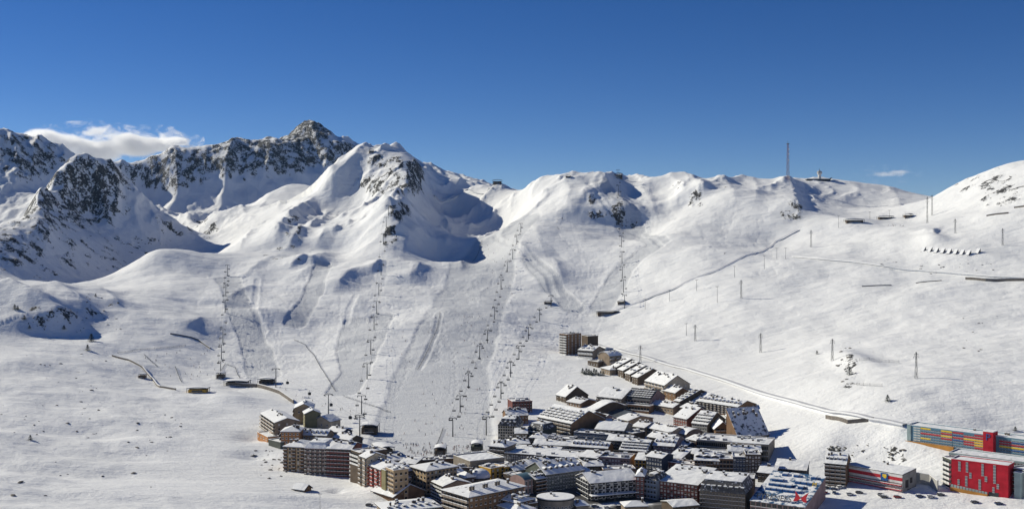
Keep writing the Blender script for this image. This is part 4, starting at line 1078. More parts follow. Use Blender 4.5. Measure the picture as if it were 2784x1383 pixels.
# ------------------------------------------------------------------ writing
def text_mesh(txt, size, depth, m):
    cu = bpy.data.curves.new("lettering", 'FONT'); cu.body = txt; cu.size = size; cu.extrude = depth; cu.align_x = 'CENTER'
    o = bpy.data.objects.new("lettering", cu); COL.objects.link(o)
    bpy.context.view_layer.update()
    me = bpy.data.meshes.new_from_object(o.evaluated_get(bpy.context.evaluated_depsgraph_get()))
    bpy.data.objects.remove(o); bpy.data.curves.remove(cu)
    me.materials.clear(); me.materials.append(m)
    return me
PAINT = dict(y=mat('panel_yellow', (.72, .50, .04), .5), r=mat('panel_red', (.44, .03, .04), .5), b=mat('panel_blue', (.02, .09, .26), .5), s=mat('panel_steel', (.09, .19, .27), .5), k=mat('panel_light', (.30, .42, .46), .5))

def blue_hotel(i):
    W, H, root = i['W'], i['H'], i['root']
    sg = [(330, 470), (470, 610), (612, 762), (772, 915), (918, 1060), (1060, 1200), (1380, 1535), (1535, 1735)]
    pat = ['ysyrsrsk', 'ssrbrrrb', 'rryryyrr', 'ssrbryyy', 'ysssrysb', 'sssssrss']
    z0 = H * .22; fh = (H - z0) / 6
    for j in range(6):
        zt = H - j * fh
        for (a, c), k in zip(sg, pat[j]):
            xa = -W / 2 + (a - 140) / (1760 - 140) * W; xc = -W / 2 + (c - 140) / (1760 - 140) * W
            b = MB(); b.box(xa, xc, -.35, -.02, zt - fh * .56, zt - .05, PAINT[k]); b.build('panel', root)
            nw = 4
            for q in range(nw):
                put('window', WINM['w'], root, (xa + (q + .5) * (xc - xa) / nw, 0, zt - fh * .79), 0, ((xc - xa) / nw * .8, 1, fh * .38))
        for q in (250, 300):
            put('window', WINM['l'], root, (-W / 2 + (q - 140) / 1620 * W, 0, zt - fh * .4), 0, (2.0, 1, fh * .5))
    b = MB(); b.box(-W / 2 - 1.2, W * -.5 + W * .40, -1.2, -.01, -9, z0 - .2, wallmat('timber')); b.build('timber_plinth', root)
    b = MB(); b.box(-W / 2 - .02, -W / 2 + 2.4, -.5, -.01, z0, H + .4, wallmat('teal')); b.build('glass_corner', root)
    # stair tower with the blue letter
    xa = -W / 2 + (1205 - 140) / 1620 * W; xc = -W / 2 + (1335 - 140) / 1620 * W
    b = MB(); b.box(xa, xc, -4.0, 3.0, -6, H + 3.2, wallmat('hotelred')); tw = b.build('stair_tower', root)
    b = MB(); b.box(xa - .1, xc + .1, -4.1, 3.1, H + 3.21, H + 3.7, M_SNOW); b.build('snow_cover', tw)
    me = text_mesh('P', 5.6, .08, PAINT['b']); o = put('letter', me, tw, ((xa + xc) / 2, -4.15, H - 1.8)); o.rotation_euler = (R(90), 0, 0)
HB = B('hotel', 'long hotel striped in blue, red and yellow panels behind the red hotel', (2467,1156), (2800,1199), 1254, 14, 'steel', 'flat', f=None, chim=3, extra=blue_hotel)

def red_hotel(i):
    W, H, root = i['W'], i['H'], i['root']; u0, u1 = 2587, 2741; k = F / i['Y']
    def loc(x, y):
        u = 2440 + x / 5.058; v = 1130 + y / 5.058; t = (u - u0) / (u1 - u0)
        return -W / 2 + t * W, H - (v - (1249 + 19 * t)) / k
    gl = mat('slot_glass', (.20, .22, .24), .25)
    for x0, x1, y0, y1 in ((838,873,630,755),(945,978,640,772),(1160,1193,660,822),(1322,1357,680,925),(992,1025,785,855),(1205,1240,835,900),(935,968,832,965),(828,858,880,945),(1120,1155,880,1010),(1310,1340,985,1055),(1368,1400,938,1000)):
        xa, zb_ = loc(x0, y1); xb, zt = loc(x1, y0)
        b = MB(); b.box(xa, xb, -.12, .05, zb_, zt, gl); n3 = max(2, int((zt - zb_) / 1.6))
        for q in range(n3 + 1): b.box(xa - .05, xb + .05, -.2, -.1, zb_ + (zt - zb_) * q / n3 - .06, zb_ + (zt - zb_) * q / n3 + .06, M_FRAME_W)
        b.build('window', root)
    x0, z0 = loc(735, 940); x1, z1 = loc(1250, 1050); _, zb_ = loc(735, 1100); _, zc = loc(1250, 1112)
    b = MB()
    b.poly([(x0, -1.2, zb_ - 3), (x1, -1.2, zc - 3), (x1, -1.2, z1 - 1.2), (x0, -1.2, z0 - 1.6)], wallmat('timber')); b.poly([(x0, -.02, z0 - 1.6), (x0, -1.2, z0 - 1.6), (x1, -1.2, z1 - 1.2), (x1, -.02, z1 - 1.2)], wallmat('timber'))
    b.poly([(x0, -.02, zb_ - 3), (x0, -1.2, zb_ - 3), (x0, -1.2, z0 - 1.6), (x0, -.02, z0 - 1.6)], wallmat('timber')); b.poly([(x1, -.02, zc - 3), (x1, -1.2, zc - 3), (x1, -1.2, z1 - 1.2), (x1, -.02, z1 - 1.2)], wallmat('timber'))
    b.build('timber_plinth', root)
    for q in range(12):
        t0, t1 = q / 12, (q + .82) / 12
        b = MB(); b.poly([(x0 + (x1 - x0) * t0, -.5, z0 + (z1 - z0) * t0 - 1.6), (x0 + (x1 - x0) * t1, -.5, z0 + (z1 - z0) * t1 - 1.6), (x0 + (x1 - x0) * t1, -.3, z0 + (z1 - z0) * t1), (x0 + (x1 - x0) * t0, -.3, z0 + (z1 - z0) * t0)], wallmat('teal')); b.build('glass_pane', root)
    b = MB(); xa, zb2 = loc(1260, 1125); xb, zt2 = loc(1395, 1060); b.box(xa, xb, -.1, .02, zb2 - 2, zt2, M_GLASS); b.build('entrance', root)
HR = B('hotel', 'big red box-shaped hotel with narrow grey window slots', (2587,1249), (2741,1268), 1353, 12, 'hotelred', 'flat', f=None, chim=0, extra=red_hotel)
B('hotel', 'grey-green balconied wing at the left side of the red hotel', (2563,1243), (2586,1252), 1330, 9, 'slategreen', 'flat', f='b3x6', rail='white', chim=0)
B('hotel', 'snow-roofed upper range with red fascia between the red and the striped hotel', (2580,1232), (2800,1260), 1318, 16, 'teal', 'flat', f='g26x5', chim=0, rm=wallmat('hotelred'), skip=3)
B('hotel', 'grey-green balconied wing at the right edge behind the pale glass tower', (2743,1272), (2804,1286), 1353, 12, 'slategreen', 'flat', f='b7x6', rail='red', chim=0)
B('lift_tower', 'slim pale teal glass tower at the right edge', (2757,1286), (2776,1289), 1356, 4, 'teal', 'flat', f=None, chim=0, cat='tower')
B('hotel', 'brown block with timber balconies left of the red-striped building', (2242,1257), (2300,1262), 1323, 16, 'brown', 'gable', 4.6, f='b4x6', rail='stone', chim=3, dorm=('f', 5, 1, .55))
def stripe_block(i):
    W, H, root = i['W'], i['H'], i['root']
    for z0, z1, m_ in ((H - 1.5, H - .02, wallmat('white')), (H - 3.4, H - 1.52, PAINT['r']), (H - 4.7, H - 3.42, wallmat('white'))):
        b = MB(); b.box(-W / 2 + .05, W / 2 - .05, -.3, -.02, z0, z1, m_); b.build('stripe', root)
    for z in (1.0, 3.6):
        b = MB(); b.box(-W / 2 + 2, W / 2 - .3, -1.3, -.02, z, z + .5, PAINT['r']); b.box(-W / 2 + 2, W / 2 - .3, -1.35, -1.0, z + .51, z + .7, M_SNOW); b.build('balcony', root)
    xs = -W / 2 + (2406 - 2300) / 153 * W
    b = MB(); b.box(xs - 2.1, xs + 2.1, -.75, -.32, H - 4.6, H - .4, PAINT['b']); sgn = b.build('sign', root)
    b = MB(); b.box(xs - .9, xs + 1.5, -.85, -.76, H - 2.5, H - .9, PAINT['y']); b.box(xs - .2, xs + 1.2, -.85, -.76, H - 3.1, H - 2.52, PAINT['y']); b.build('emblem', sgn)
    b = MB(); 
    for y0, y1, z0, z1 in ((3, 6.2, H - 7.5, H - 3.2), (8, 10.6, H - 5.5, H - 2.5), (5, 9, H - 9.2, H - 8.6)): b.box(W / 2 + .02, W / 2 + .1, y0, y1, z0, z1, M_EDGE)
    b.build('wall_mark', root)
B('shop_building', 'long low building with a red and white stripe and red balcony rails', (2300,1264), (2454,1291), 1338, 15, 'concrete', 'shed', 1.4, f='g14x4', chim=1, over=.2, extra=stripe_block)

def pyr(i):
    W, H, D, rise, root, ro = i['W'], i['H'], i['D'], i['rise'], i['root'], i['roof']
    th = math.atan2(rise, D)
    def on_roof(x, y, dz=.5): return (x, y, H + rise * y / D + dz)
    me = text_mesh('PYRENEES', 4.3, .15, mat('letter_grey', (.10, .10, .10), .6)); o = put('lettering', me, ro, on_roof(-W * .09, 2.0, 1.0)); o.rotation_euler = (R(52), 0, 0)
    b = MB()
    for sx in (-1, 1):
        pts = [(0, 0), (sx * 1.2, 1.2), (sx * 2.9, 2.6), (sx * 2.3, .4), (sx * 3.0, -1.8), (sx * 1.2, -1.2)]
        b.poly([(p, .0, q) for p, q in pts], PAINT['r']); b.poly([(p, .25, q) for p, q in pts], PAINT['r'])
        for k in range(6):
            a_, c_ = pts[k], pts[(k + 1) % 6]; b.poly([(a_[0], 0, a_[1]), (c_[0], 0, c_[1]), (c_[0], .25, c_[1]), (a_[0], .25, a_[1])], PAINT['r'])
    o = b.build('emblem', ro); o.location = on_roof(W * .36, 6.5, 1.6); o.rotation_euler = (R(-42), 0, 0); o.scale = (1.25, 1, 1.5)
    me = text_mesh('M', 3.2, .12, PAINT['y']); o = put('emblem', me, ro, on_roof(W * .43, 25, .6)); o.rotation_euler = (th + R(45), 0, 0)
    rnd = random.Random(5)
    for j, y in enumerate((14, 20, 26, 34)):
        for q in range(7):
            if rnd.random() < .25: continue
            b = MB(); x = -W * .38 + q * W * .11; wd = W * .095
            b.box(x, x + wd, y, y + (3.2 if j < 3 else 2.0), H + rise * y / D + .3, H + rise * y / D + 1.5, PAINT['b']); b.box(x - .1, x + wd + .1, y + .6, y + 3.6, H + rise * y / D + 1.51, H + rise * y / D + 1.95, M_SNOW); b.build('roof_light', ro)
B('shopping_centre', 'shopping centre with big sloping blue glass and snow roof lettered along its edge', (2040,1359), (2188,1378), 1425, 40, 'mauve', 'shed', 8.5, f='g10x3', chim=0, rm=M_BLUEROOF, snow=False, over=.5, extra=pyr, frame='d', cat='building')
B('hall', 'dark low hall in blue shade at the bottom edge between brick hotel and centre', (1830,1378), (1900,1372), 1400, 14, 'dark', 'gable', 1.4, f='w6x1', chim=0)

# slushy asphalt colour in the streets, also painting in the shade between houses
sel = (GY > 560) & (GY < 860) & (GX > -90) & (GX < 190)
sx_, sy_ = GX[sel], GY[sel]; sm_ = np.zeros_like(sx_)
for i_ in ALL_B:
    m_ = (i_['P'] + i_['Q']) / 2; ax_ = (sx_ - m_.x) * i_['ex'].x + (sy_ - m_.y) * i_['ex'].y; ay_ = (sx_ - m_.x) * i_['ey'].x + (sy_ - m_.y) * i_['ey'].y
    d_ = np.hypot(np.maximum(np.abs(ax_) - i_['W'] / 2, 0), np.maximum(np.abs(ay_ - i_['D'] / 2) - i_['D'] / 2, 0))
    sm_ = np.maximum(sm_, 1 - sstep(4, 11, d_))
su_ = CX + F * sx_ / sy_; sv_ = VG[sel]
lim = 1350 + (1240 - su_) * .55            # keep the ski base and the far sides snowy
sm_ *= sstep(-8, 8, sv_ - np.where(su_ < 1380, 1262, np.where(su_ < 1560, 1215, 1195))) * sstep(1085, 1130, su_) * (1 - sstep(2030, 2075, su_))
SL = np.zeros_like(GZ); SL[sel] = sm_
terrain.data.attributes["slush_shade"].data.foreach_set("value", SL.ravel().astype(np.float32))
# ------------------------------------------------------------------ walls, roads
def drape(pts, step=6.0):
    w = [hit(*p) if len(p) == 2 else cam_pt(*p) for p in pts]; out = []
    for a, b in zip(w[:-1], w[1:]):
        k = max(1, int((b - a).length / step))
        for i in range(k): out.append(a.lerp(b, i / k))
    out.append(w[-1])
    return [Vector((p.x, p.y, ground(p.x, p.y))) for p in out]
def wall_line(name, label, pts, h, m, t=.8, snow=True, cat='wall'):
    w = drape(pts); b = MB(); o0 = w[0].copy()
    for a, c in zip(w[:-1], w[1:]):
        a, c = a - o0, c - o0; d = (c - a).normalized(); nrm = Vector((-d.y, d.x, 0)).normalized() * t / 2
        for z0, z1, mm, s in ((-2, h, m, 1.0),) + (((h + .01, h + .35, M_SNOW, 1.25),) if snow else ()):
            q = [a - nrm * s, c - nrm * s, c + nrm * s, a + nrm * s]
            lo = [p + Vector((0, 0, z0)) for p in q]; hi = [p + Vector((0, 0, z1)) for p in q]
            b.poly(hi, mm)
            for k in range(4): b.poly([lo[k], lo[(k + 1) % 4], hi[(k + 1) % 4], hi[k]], mm)
    o = b.build(name); o.location = o0; tag(o, label, cat); return o
M_STONE = mat('wall_rubble', (.17, .15, .13), .9, .35, .8)
M_CONC = mat('wall_cast', (.36, .35, .33), .85, .1, .3)
wall_line('retaining_wall', 'dark retaining wall zigzagging below the left nursery slope', [(305,968),(350,980),(388,1000),(415,1032),(435,1053),(478,1060)], 1.6, M_STONE)
wall_line('retaining_wall', 'stone wall curving down from the left lift station to the tan block', [(640,1047),(700,1052),(760,1070),(798,1096)], 3.0, M_STONE)
wall_line('retaining_wall', 'short dark wall on the hump above the nursery slope', [(463,908),(540,925),(572,948)], 1.3, M_STONE)
wall_line('retaining_wall', 'stone wall in a shallow V on the bank below the main road', [(2245,1137),(2305,1151),(2376,1144)], 2.6, M_STONE, t=.5, snow=False)
wall_line('retaining_wall', 'curved concrete wall between the red-striped building and the red hotel', [(2472,1312),(2500,1314),(2528,1319),(2550,1336)], 6.2, M_CONC, t=.6)
wall_line('snow_gallery', 'dark upper avalanche barrier bar high on the right-hand hill', [(2682,588),(2742,580)], 1.6, M_STONE, cat='barrier')
wall_line('snow_gallery', 'dark avalanche barrier bar at the right edge of the hill', [(2757,566),(2800,560)], 1.8, M_STONE, cat='barrier')
wall_line('road_wall', 'long dark wall under the mountain road at the right edge', [(2625,760),(2680,764),(2730,764),(2800,764)], 2.6, M_STONE)
wall_line('road_wall', 'dark rocky wall strip left of the long road wall', [(2490,770),(2560,763)], .8, M_STONE)
wall_line('road_wall', 'short dark wall strip in the snow below the mountain road', [(2343,779),(2424,776)], .8, M_STONE)
M_ROAD = mat('road_snow', (.60, .60, .61), .7, .08, .4)
def road(name, pts, w, lift=.35):
    c = drape(pts, 8); b = MB(); o0 = c[0].copy(); L_ = []
    for k, p in enumerate(c):
        d = (c[min(k + 1, len(c) - 1)] - c[max(k - 1, 0)]); d.z = 0; d.normalize(); nn = Vector((-d.y, d.x, 0)) * w / 2
        z = max(ground((p + nn).x, (p + nn).y), ground((p - nn).x, (p - nn).y), p.z) + lift
        L_.append((p + nn, p - nn, z))
    for (a0, a1, az_), (b0, b1, bz) in zip(L_[:-1], L_[1:]):
        q = [Vector((a0.x, a0.y, az_)) - o0, Vector((a1.x, a1.y, az_)) - o0, Vector((b1.x, b1.y, bz)) - o0, Vector((b0.x, b0.y, bz)) - o0]
        b.poly(q, M_ROAD)
        for s in ((0, 3), (1, 2)):
            p, r_ = q[s[0]], q[s[1]]; dz = Vector((0, 0, .28)); dn = Vector((0, 0, -6))
            b.poly([p + dn, r_ + dn, r_ + dz, p + dz], M_SNOW)
            out = (q[s[0]] - q[1 - s[0] if s[0] < 2 else 0]).normalized() * 1.6; out.z = 0
            b.poly([p + dz, r_ + dz, r_ + out + Vector((0, 0, -.6)), p + out + Vector((0, 0, -.6))], M_SNOW)
    o = b.build(name); o.location = o0; o["kind"] = "structure"; return o
road('main_road', [(1600,926),(1700,955),(1780,977),(1870,1002),(1980,1036),(2100,1077),(2190,1102),(2270,1122),(2370,1140),(2462,1156)], 6)
road('mountain_road', [(2160,698),(2230,704),(2320,712),(2400,722),(2500,735),(2600,744),(2700,752),(2800,757)], 6)
road('upper_road', [(1670,845),(1750,815),(1850,775),(1950,735),(2050,690),(2110,655),(2170,625)], 2.6, .12)
road('piste_track', [(1180,535),(1260,522),(1340,512)], 3, .2)
# ------------------------------------------------------------------ ski lifts
M_STEEL = mat('lift_steel', (.10, .105, .11), .5, .15, 1, .4, .6)
M_DARK = mat('dark_metal', (.035, .037, .042), .5, .2, 1, .4, .3)
def tower_meshes(h, arm):
    a = MB(); a.tube((0, 0, -2), (0, 0, h), .5, .3, M_STEEL, 8)
    b = MB(); b.box(-arm, arm, -.2, .2, h, h + .35, M_STEEL); b.beam((-arm, 0, h + .2), (0, 0, h + 1.5), .15, M_STEEL); b.beam((arm, 0, h + .2), (0, 0, h + 1.5), .15, M_STEEL)
    c = MB(); c.box(-.22, .22, -1.9, 1.9, -.35, .12, M_DARK)
    for k in range(6): c.tube((-.3, -1.6 + k * .64, -.12), (.3, -1.6 + k * .64, -.12), .28, .28, M_DARK, 8)
    return a.mesh('pole'), b.mesh('crossarm'), c.mesh('sheave_assembly')
def chair_mesh(wd=2.6):
    b = MB(); b.beam((0, 0, 0), (0, 0, -2.2), .12, M_DARK); b.beam((-wd / 2, 0, -2.2), (wd / 2, 0, -2.2), .12, M_DARK)
    for s in (-1, 1): b.beam((s * wd / 2, 0, -2.2), (s * wd / 2, .1, -3.5), .12, M_DARK)
    b.box(-wd / 2, wd / 2, -.55, .1, -3.6, -3.42, M_DARK); b.box(-wd / 2, wd / 2, .1, .2, -3.5, -2.7, M_DARK)
    return b.mesh('lift_chair')
CHM = chair_mesh()
LTOW = {}
def lift(desc, pts, h=13, arm=3.0, chairs=0, cgroup=None, tgroup=None, tl=None, cl=None, cabin=None):
    base = [hit(*p) for p in pts]; tops = []
    key = (h, arm)
    if key not in LTOW: LTOW[key] = tower_meshes(h, arm)
    pm, am, sm = LTOW[key]
    for k, p in enumerate(base):
        q = base[min(k + 1, len(base) - 1)] - base[max(k - 1, 0)]; rz = math.atan2(q.y, q.x) - math.pi / 2
        z = ground(p.x, p.y)
        r_ = empty('lift_tower', (p.x, p.y, z), rz); tag(r_, tl(k, len(base)), 'lift tower', tgroup)
        put('pole', pm, r_, (0, 0, 0)); put('crossarm', am, r_, (0, 0, 0))
        for s in (-1, 1): put('sheave_assembly', sm, r_, (s * arm * .92, 0, h - .25))
        c = math.cos(rz); sn = math.sin(rz)
        tops.append([Vector((p.x + s * arm * .92 * c, p.y + s * arm * .92 * sn, z + h + .05)) for s in (-1, 1)])
    for s in (0, 1):
        b = MB(); o0 = tops[0][s].copy(); path = []; skip_ = bool(cabin) and s == 0
        for a, c in zip(tops[:-1], tops[1:]):
            L_ = (c[s] - a[s]).length; kk = 8
            for i in range(kk): t = i / kk; path.append(a[s].lerp(c[s], t) - Vector((0, 0, 4 * t * (1 - t) * L_ * .02)))
        path.append(tops[-1][s])
        for a, c in zip(path[:-1], path[1:]): b.tube(a - o0, c - o0, .05, .05, M_DARK, 4, False)
        o = b.build('lift_cable'); o.location = o0; tag(o, f'{"left" if s == 0 else "right"} haul rope of the {desc}', 'cable')
        if chairs and not skip_:
            cum = [0]
            for a, c in zip(path[:-1], path[1:]): cum.append(cum[-1] + (c - a).length)
            for q in range(chairs):
                d = (q + .35 + .4 * s) / chairs * cum[-1]
                i = min(max(int(np.searchsorted(cum, d)) - 1, 0), len(path) - 2); t = (d - cum[i]) / max(1e-6, cum[i + 1] - cum[i])
                p = path[i].lerp(path[i + 1], t); dv = path[i + 1] - path[i]
                o = bpy.data.objects.new('lift_chair' if not cabin else 'gondola_cabin', cabin or CHM); COL.objects.link(o); o.location = p; o.rotation_euler = (0, 0, math.atan2(dv.y, dv.x) - math.pi / 2 + (math.pi if s == 0 else 0))
                tag(o, f'{ordn(q + 1)} {cl}, counting uphill on its {"left" if s == 0 else "right"} rope', 'cabin' if cabin else 'lift chair', cgroup)
def ordn(k): return f'{k}' + ('th' if 10 <= k % 100 <= 20 else {1: 'st', 2: 'nd', 3: 'rd'}.get(k % 10, 'th'))
ORD = ['lowest', 'second', 'third', 'fourth', 'fifth', 'sixth', 'seventh', 'eighth', 'ninth', 'tenth', 'eleventh', 'twelfth']
def tlab(line): return lambda k, n_: f'{ORD[k]} pylon, counting uphill, of the {line}'
LA = 'chairlift left of the main piste'; LB = 'chairlift up the middle of the main piste'; LC = 'chairlift along the right edge of the main piste'
lift(LA, [(978,1188),(983,1124),(998,1030),(1008,963),(1017,896),(1024,852),(1030,802),(1036,748),(1042,664),(1050,618),(1056,586)], 14, 3.4, 16, 'chairs on the left chairlift', 'pylons of the left chairlift', tlab(LA), 'chair of the left chairlift')
lift(LB, [(1231,1186),(1251,1120),(1274,1055),(1304,976),(1325,932),(1345,868),(1362,782),(1379,738),(1394,705),(1405,664),(1416,632)], 13, 2.8, 22, 'chairs on the middle chairlift', 'pylons of the middle chairlift', tlab(LB), 'chair of the middle chairlift')
lift(LC, [(1322,1182),(1362,1084),(1388,1024),(1411,976),(1437,922),(1467,872),(1498,834)], 13, 2.8, 18, 'chairs on the right chairlift', 'pylons of the right chairlift', tlab(LC), 'chair of the right chairlift')
LD = 'drag lift climbing to the right-hand ridge'; LE = 'drag lift above the nursery slope on the left'
lift(LD, [(1698,838),(1695,795),(1692,757),(1691,716),(1690,672),(1686,600),(1682,530),(1680,487)], 15, 2.6, 12, 'hangers on the right drag lift', 'pylons of the right drag lift', tlab(LD), 'hanger of the right drag lift')
lift(LE, [(600,1024),(602,976),(606,932),(612,850),(614,805),(618,750)], 14, 2.4, 12, 'hangers on the left drag lift', 'pylons of the left drag lift', tlab(LE), 'hanger of the left drag lift')
def cabin_mesh():
    b = MB(); m = mat('cabin_dark', (.03, .032, .035), .35); b.beam((0, 0, 0), (0, 0, -1.8), .14, M_DARK)
    pr = [(-1.0, -2.1), (-.7, -1.8), (.7, -1.8), (1.0, -2.1), (1.1, -3.0), (.85, -4.0), (-.85, -4.0), (-1.1, -3.0)]
    b.prism(pr, 'y', -1.0, 1.0, m); b.box(-.8, .8, -1.03, -1.0, -3.0, -2.2, M_GLASS)
    return b.mesh('gondola_cabin')
LG = 'gondola line crossing above the olive tower'
lift(LG, [(750,1052),(893,1128),(978,1190)], 16, 3.4, 4, 'dark gondola cabins', 'pylons of the gondola', lambda k, n_: ['left', 'middle', 'right'][k] + ' pylon of the ' + LG, 'dark cabin of the gondola', cabin_mesh())

# lift stations and huts on the snow
def station(name, label, u, v, wd, dp, h, roofm=None, posts=True, rz=0, snow=True, cat='lift station', body=None):
    p = hit(u, v); z = ground(p.x, p.y); r_ = empty(name, (p.x, p.y, z), rz); tag(r_, label, cat)
    body = body or wallmat('dark')
    b = MB(); b.box(-wd * .42, wd * .42, dp * .1, dp * .9, -3, h * .62, body); b.build('cabin', r_)
    b = MB(); n2 = 8; pr = [(-wd / 2 + wd * i / n2, h * .8 + h * .14 * math.sin(math.pi * i / n2)) for i in range(n2 + 1)]
    b.prism(pr + [(x, y + .35) for x, y in pr[::-1]], 'y', 0, dp, roofm or M_DARK); ro = b.build('roof', r_)
    if snow:
        b = MB(); q = [(x * .97, y + .36) for x, y in pr]; b.prism(q + [(x, y + .4) for x, y in q[::-1]], 'y', .2, dp - .2, M_SNOW); b.build('snow_cover', ro)
    for sx in (-1, 1):
        for sy in (.05, .95):
            b = MB(); b.box(sx * wd * .47 - .2, sx * wd * .47 + .2, dp * sy - .2, dp * sy + .2, -3, h * .72, M_STEEL); b.build('post', r_)
    put('window', WINM['d'], r_, (0, dp * .1, h * .35), 0, (wd * .5, 1, h * .3))
    return r_
station('lift_station', 'dark base station of the chairlift left of the main piste', 1002, 1180, 13, 14, 7)
station('lift_station', 'long dark-roofed terminal at the left of the ski base', 1052, 1238, 11, 18, 6, rz=.4)
station('lift_station', 'base station with twin white ramps in the crowd', 1196, 1240, 8, 12, 6)
station('lift_station', 'green-sided base station at the foot of the right chairlift', 1296, 1232, 8, 12, 7, body=wallmat('slategreen'))
station('lift_station', 'dark valley station of the left drag lift', 597, 1030, 7, 9, 6)
station('lift_station', 'low grey station beside the start of the curving stone wall', 640, 1050, 22, 14, 5, body=wallmat('grey'))
station('lift_station', 'dark gondola station with several roof humps at the left', 722, 1046, 15, 12, 6)
station('lift_station', 'yellow and dark service building on the left snowfield', 535, 1068, 18, 9, 4.5, body=wallmat('yellow'))
station('lift_station', 'dark valley station of the drag lift to the right-hand ridge', 1690, 828, 9, 10, 5)
station('lift_station', 'wide dark restaurant station where the upper road starts', 1652, 856, 26, 12, 5)
station('lift_station', 'small dark station half way up beside the hummock', 1490, 828, 9, 8, 4.5)
station('lift_station', 'dark top station hut on the ridge left of the saddle', 1352, 499, 18, 12, 9, snow=False)
station('lift_station', 'small dark hut on the snow crest below the pointed summit', 1009, 418, 9, 9, 9, snow=False)
station('lift_station', 'dark top station on the right-hand ridge above the drag lift', 1682, 484, 14, 12, 9, snow=False)
station('ridge_hut', 'small dark hut on the crest between saddle and drag lift', 1545, 484, 8, 8, 5, snow=False, cat='hut')
station('ridge_hut', 'dark flat shelter on the pass below the round-topped tower', 2325, 605, 26, 10, 5, cat='hut')
station('ridge_hut', 'second dark shelter on the pass beside the snow bank', 2410, 596, 22, 10, 5, cat='hut')
station('ridge_hut', 'dark customs shelter at the right end of the pass', 2472, 592, 12, 10, 6, cat='hut')
B('chalet', 'small brown snow-roofed hut in the hollow below the long block', (798,1326), (828,1330), 1337, 6, 'brown', 'gable', 2.0, f='w3x1', chim=0, cat='hut', over=1.0)
station('ridge_hut', 'tiny brown hut on the nursery slope beside its wall', 384, 1028, 6, 6, 4, cat='hut', body=wallmat('brown'))

# ------------------------------------------------------------------ masts, pylons, radar tower
def lattice(h, w0, w1, arms=(), seg=8, t=.22):
    b = MB(); C4 = [(-1, -1), (1, -1), (1, 1), (-1, 1)]
    def at(k, z): w = w0 + (w1 - w0) * z / h; return Vector((C4[k][0] * w / 2, C4[k][1] * w / 2, z))
    for k in range(4): b.beam(at(k, -1.5) , at(k, h), t, M_STEEL)
    for s in range(seg):
        z0, z1 = h * s / seg, h * (s + 1) / seg
        for k in range(4):
            k2 = (k + 1) % 4
            b.beam(at(k, z0), at(k2, z1), t * .6, M_STEEL) if (s + k) % 2 else b.beam(at(k2, z0), at(k, z1), t * .6, M_STEEL)
            b.beam(at(k, z1), at(k2, z1), t * .6, M_STEEL)
    body = b.mesh('lattice'); ar = []
    for z, L_ in arms:
        a = MB(); a.beam((-L_, 0, z), (L_, 0, z), t * 1.3, M_STEEL); a.beam((-L_, 0, z), (0, 0, z + 1.2), t * .7, M_STEEL); a.beam((L_, 0, z), (0, 0, z + 1.2), t * .7, M_STEEL)
        for s in (-1, 1): a.tube((s * L_ * .95, 0, z), (s * L_ * .95, 0, z - 1.1), .12, .08, M_DARK, 6)
        ar.append(a.mesh('crossarm'))
    return body, ar
PYL = {}
def pylon(u, v, hpx, label, kind='lat', rz=.2):
    p = hit(u, v); h = hpx * p.y / F; z = ground(p.x, p.y)
    hk = (kind, round(h))
    if hk not in PYL:
        h_ = round(h)
        PYL[hk] = lattice(h_, 1.7, .5, ((h_ * .82, 2.2), (h_ * .92, 1.6)), 6, .13) if kind == 'lat' else None
        if kind == 'pole':
            b = MB(); b.tube((0, 0, -1.5), (0, 0, h_), .22, .14, M_STEEL, 6); a = MB(); a.beam((-1.8, 0, h_ - .8), (1.8, 0, h_ - .8), .25, M_STEEL)
            for s in (-1, 0, 1): a.tube((s * 1.6, 0, h_ - .8), (s * 1.6, 0, h_), .1, .1, M_DARK, 6)
            PYL[hk] = (b.mesh('pole'), [a.mesh('crossarm')])
    body, ar = PYL[hk]
    r_ = empty('power_pylon', (p.x, p.y, z), rz); tag(r_, label, 'pylon')
    put('mast', body, r_, (0, 0, 0))
    for a in ar: put('crossarm', a, r_, (0, 0, 0))
for a in [(1866,912,34,'thin pylon left of the stout dark one above the main road','pole'),(1890,926,44,'stout dark lattice pylon on the snow above the main road','lat'),
          (2068,958,54,'tall thin pylon left of the rocky rib on the right slope','lat'),(2263,980,58,'tall pylon just left of the rocky rib','lat'),(2491,1028,70,'tallest pylon alone on the wide right snow slope','lat'),
          (1741,984,46,'dark pylon behind the row of four stepped gables','lat'),(2015,811,50,'lattice pylon beside the T-shaped one below the upper road','lat'),(1950,822,46,'T-shaped pole on the slope below the upper road','pole'),
          (1894,790,30,'pole beside the upper road, left of the T-shaped one','pole'),(1820,818,30,'pole beside the lower part of the upper road','pole'),(1754,840,28,'pole near the restaurant station','pole'),
          (2112,704,32,'left of the close pair of poles at the upper road','pole'),(2136,704,32,'right of the close pair of poles at the upper road','pole'),(2205,672,46,'pylon above the bend of the mountain road','lat'),
          (1997,753,30,'pole half way up beside the upper road','pole'),(2078,731,38,'pole beside the rocky knoll at the upper road','pole'),(2521,607,72,'taller of the two pylons on the pass','lat'),
          (2534,586,56,'farther of the two pylons on the pass','lat'),(2597,634,40,'pylon right of the shadowed hollow on the pass','lat'),(2726,667,46,'pylon on the far right slope below the dark barrier bars','lat'),(2280,620,34,'pole at the foot of the cliff left of the pass','pole'),
          (2365,596,22,'short lamp post on the left of the pass','pole'),(2418,596,26,'short lamp post on the right of the pass','pole')]: pylon(*a)
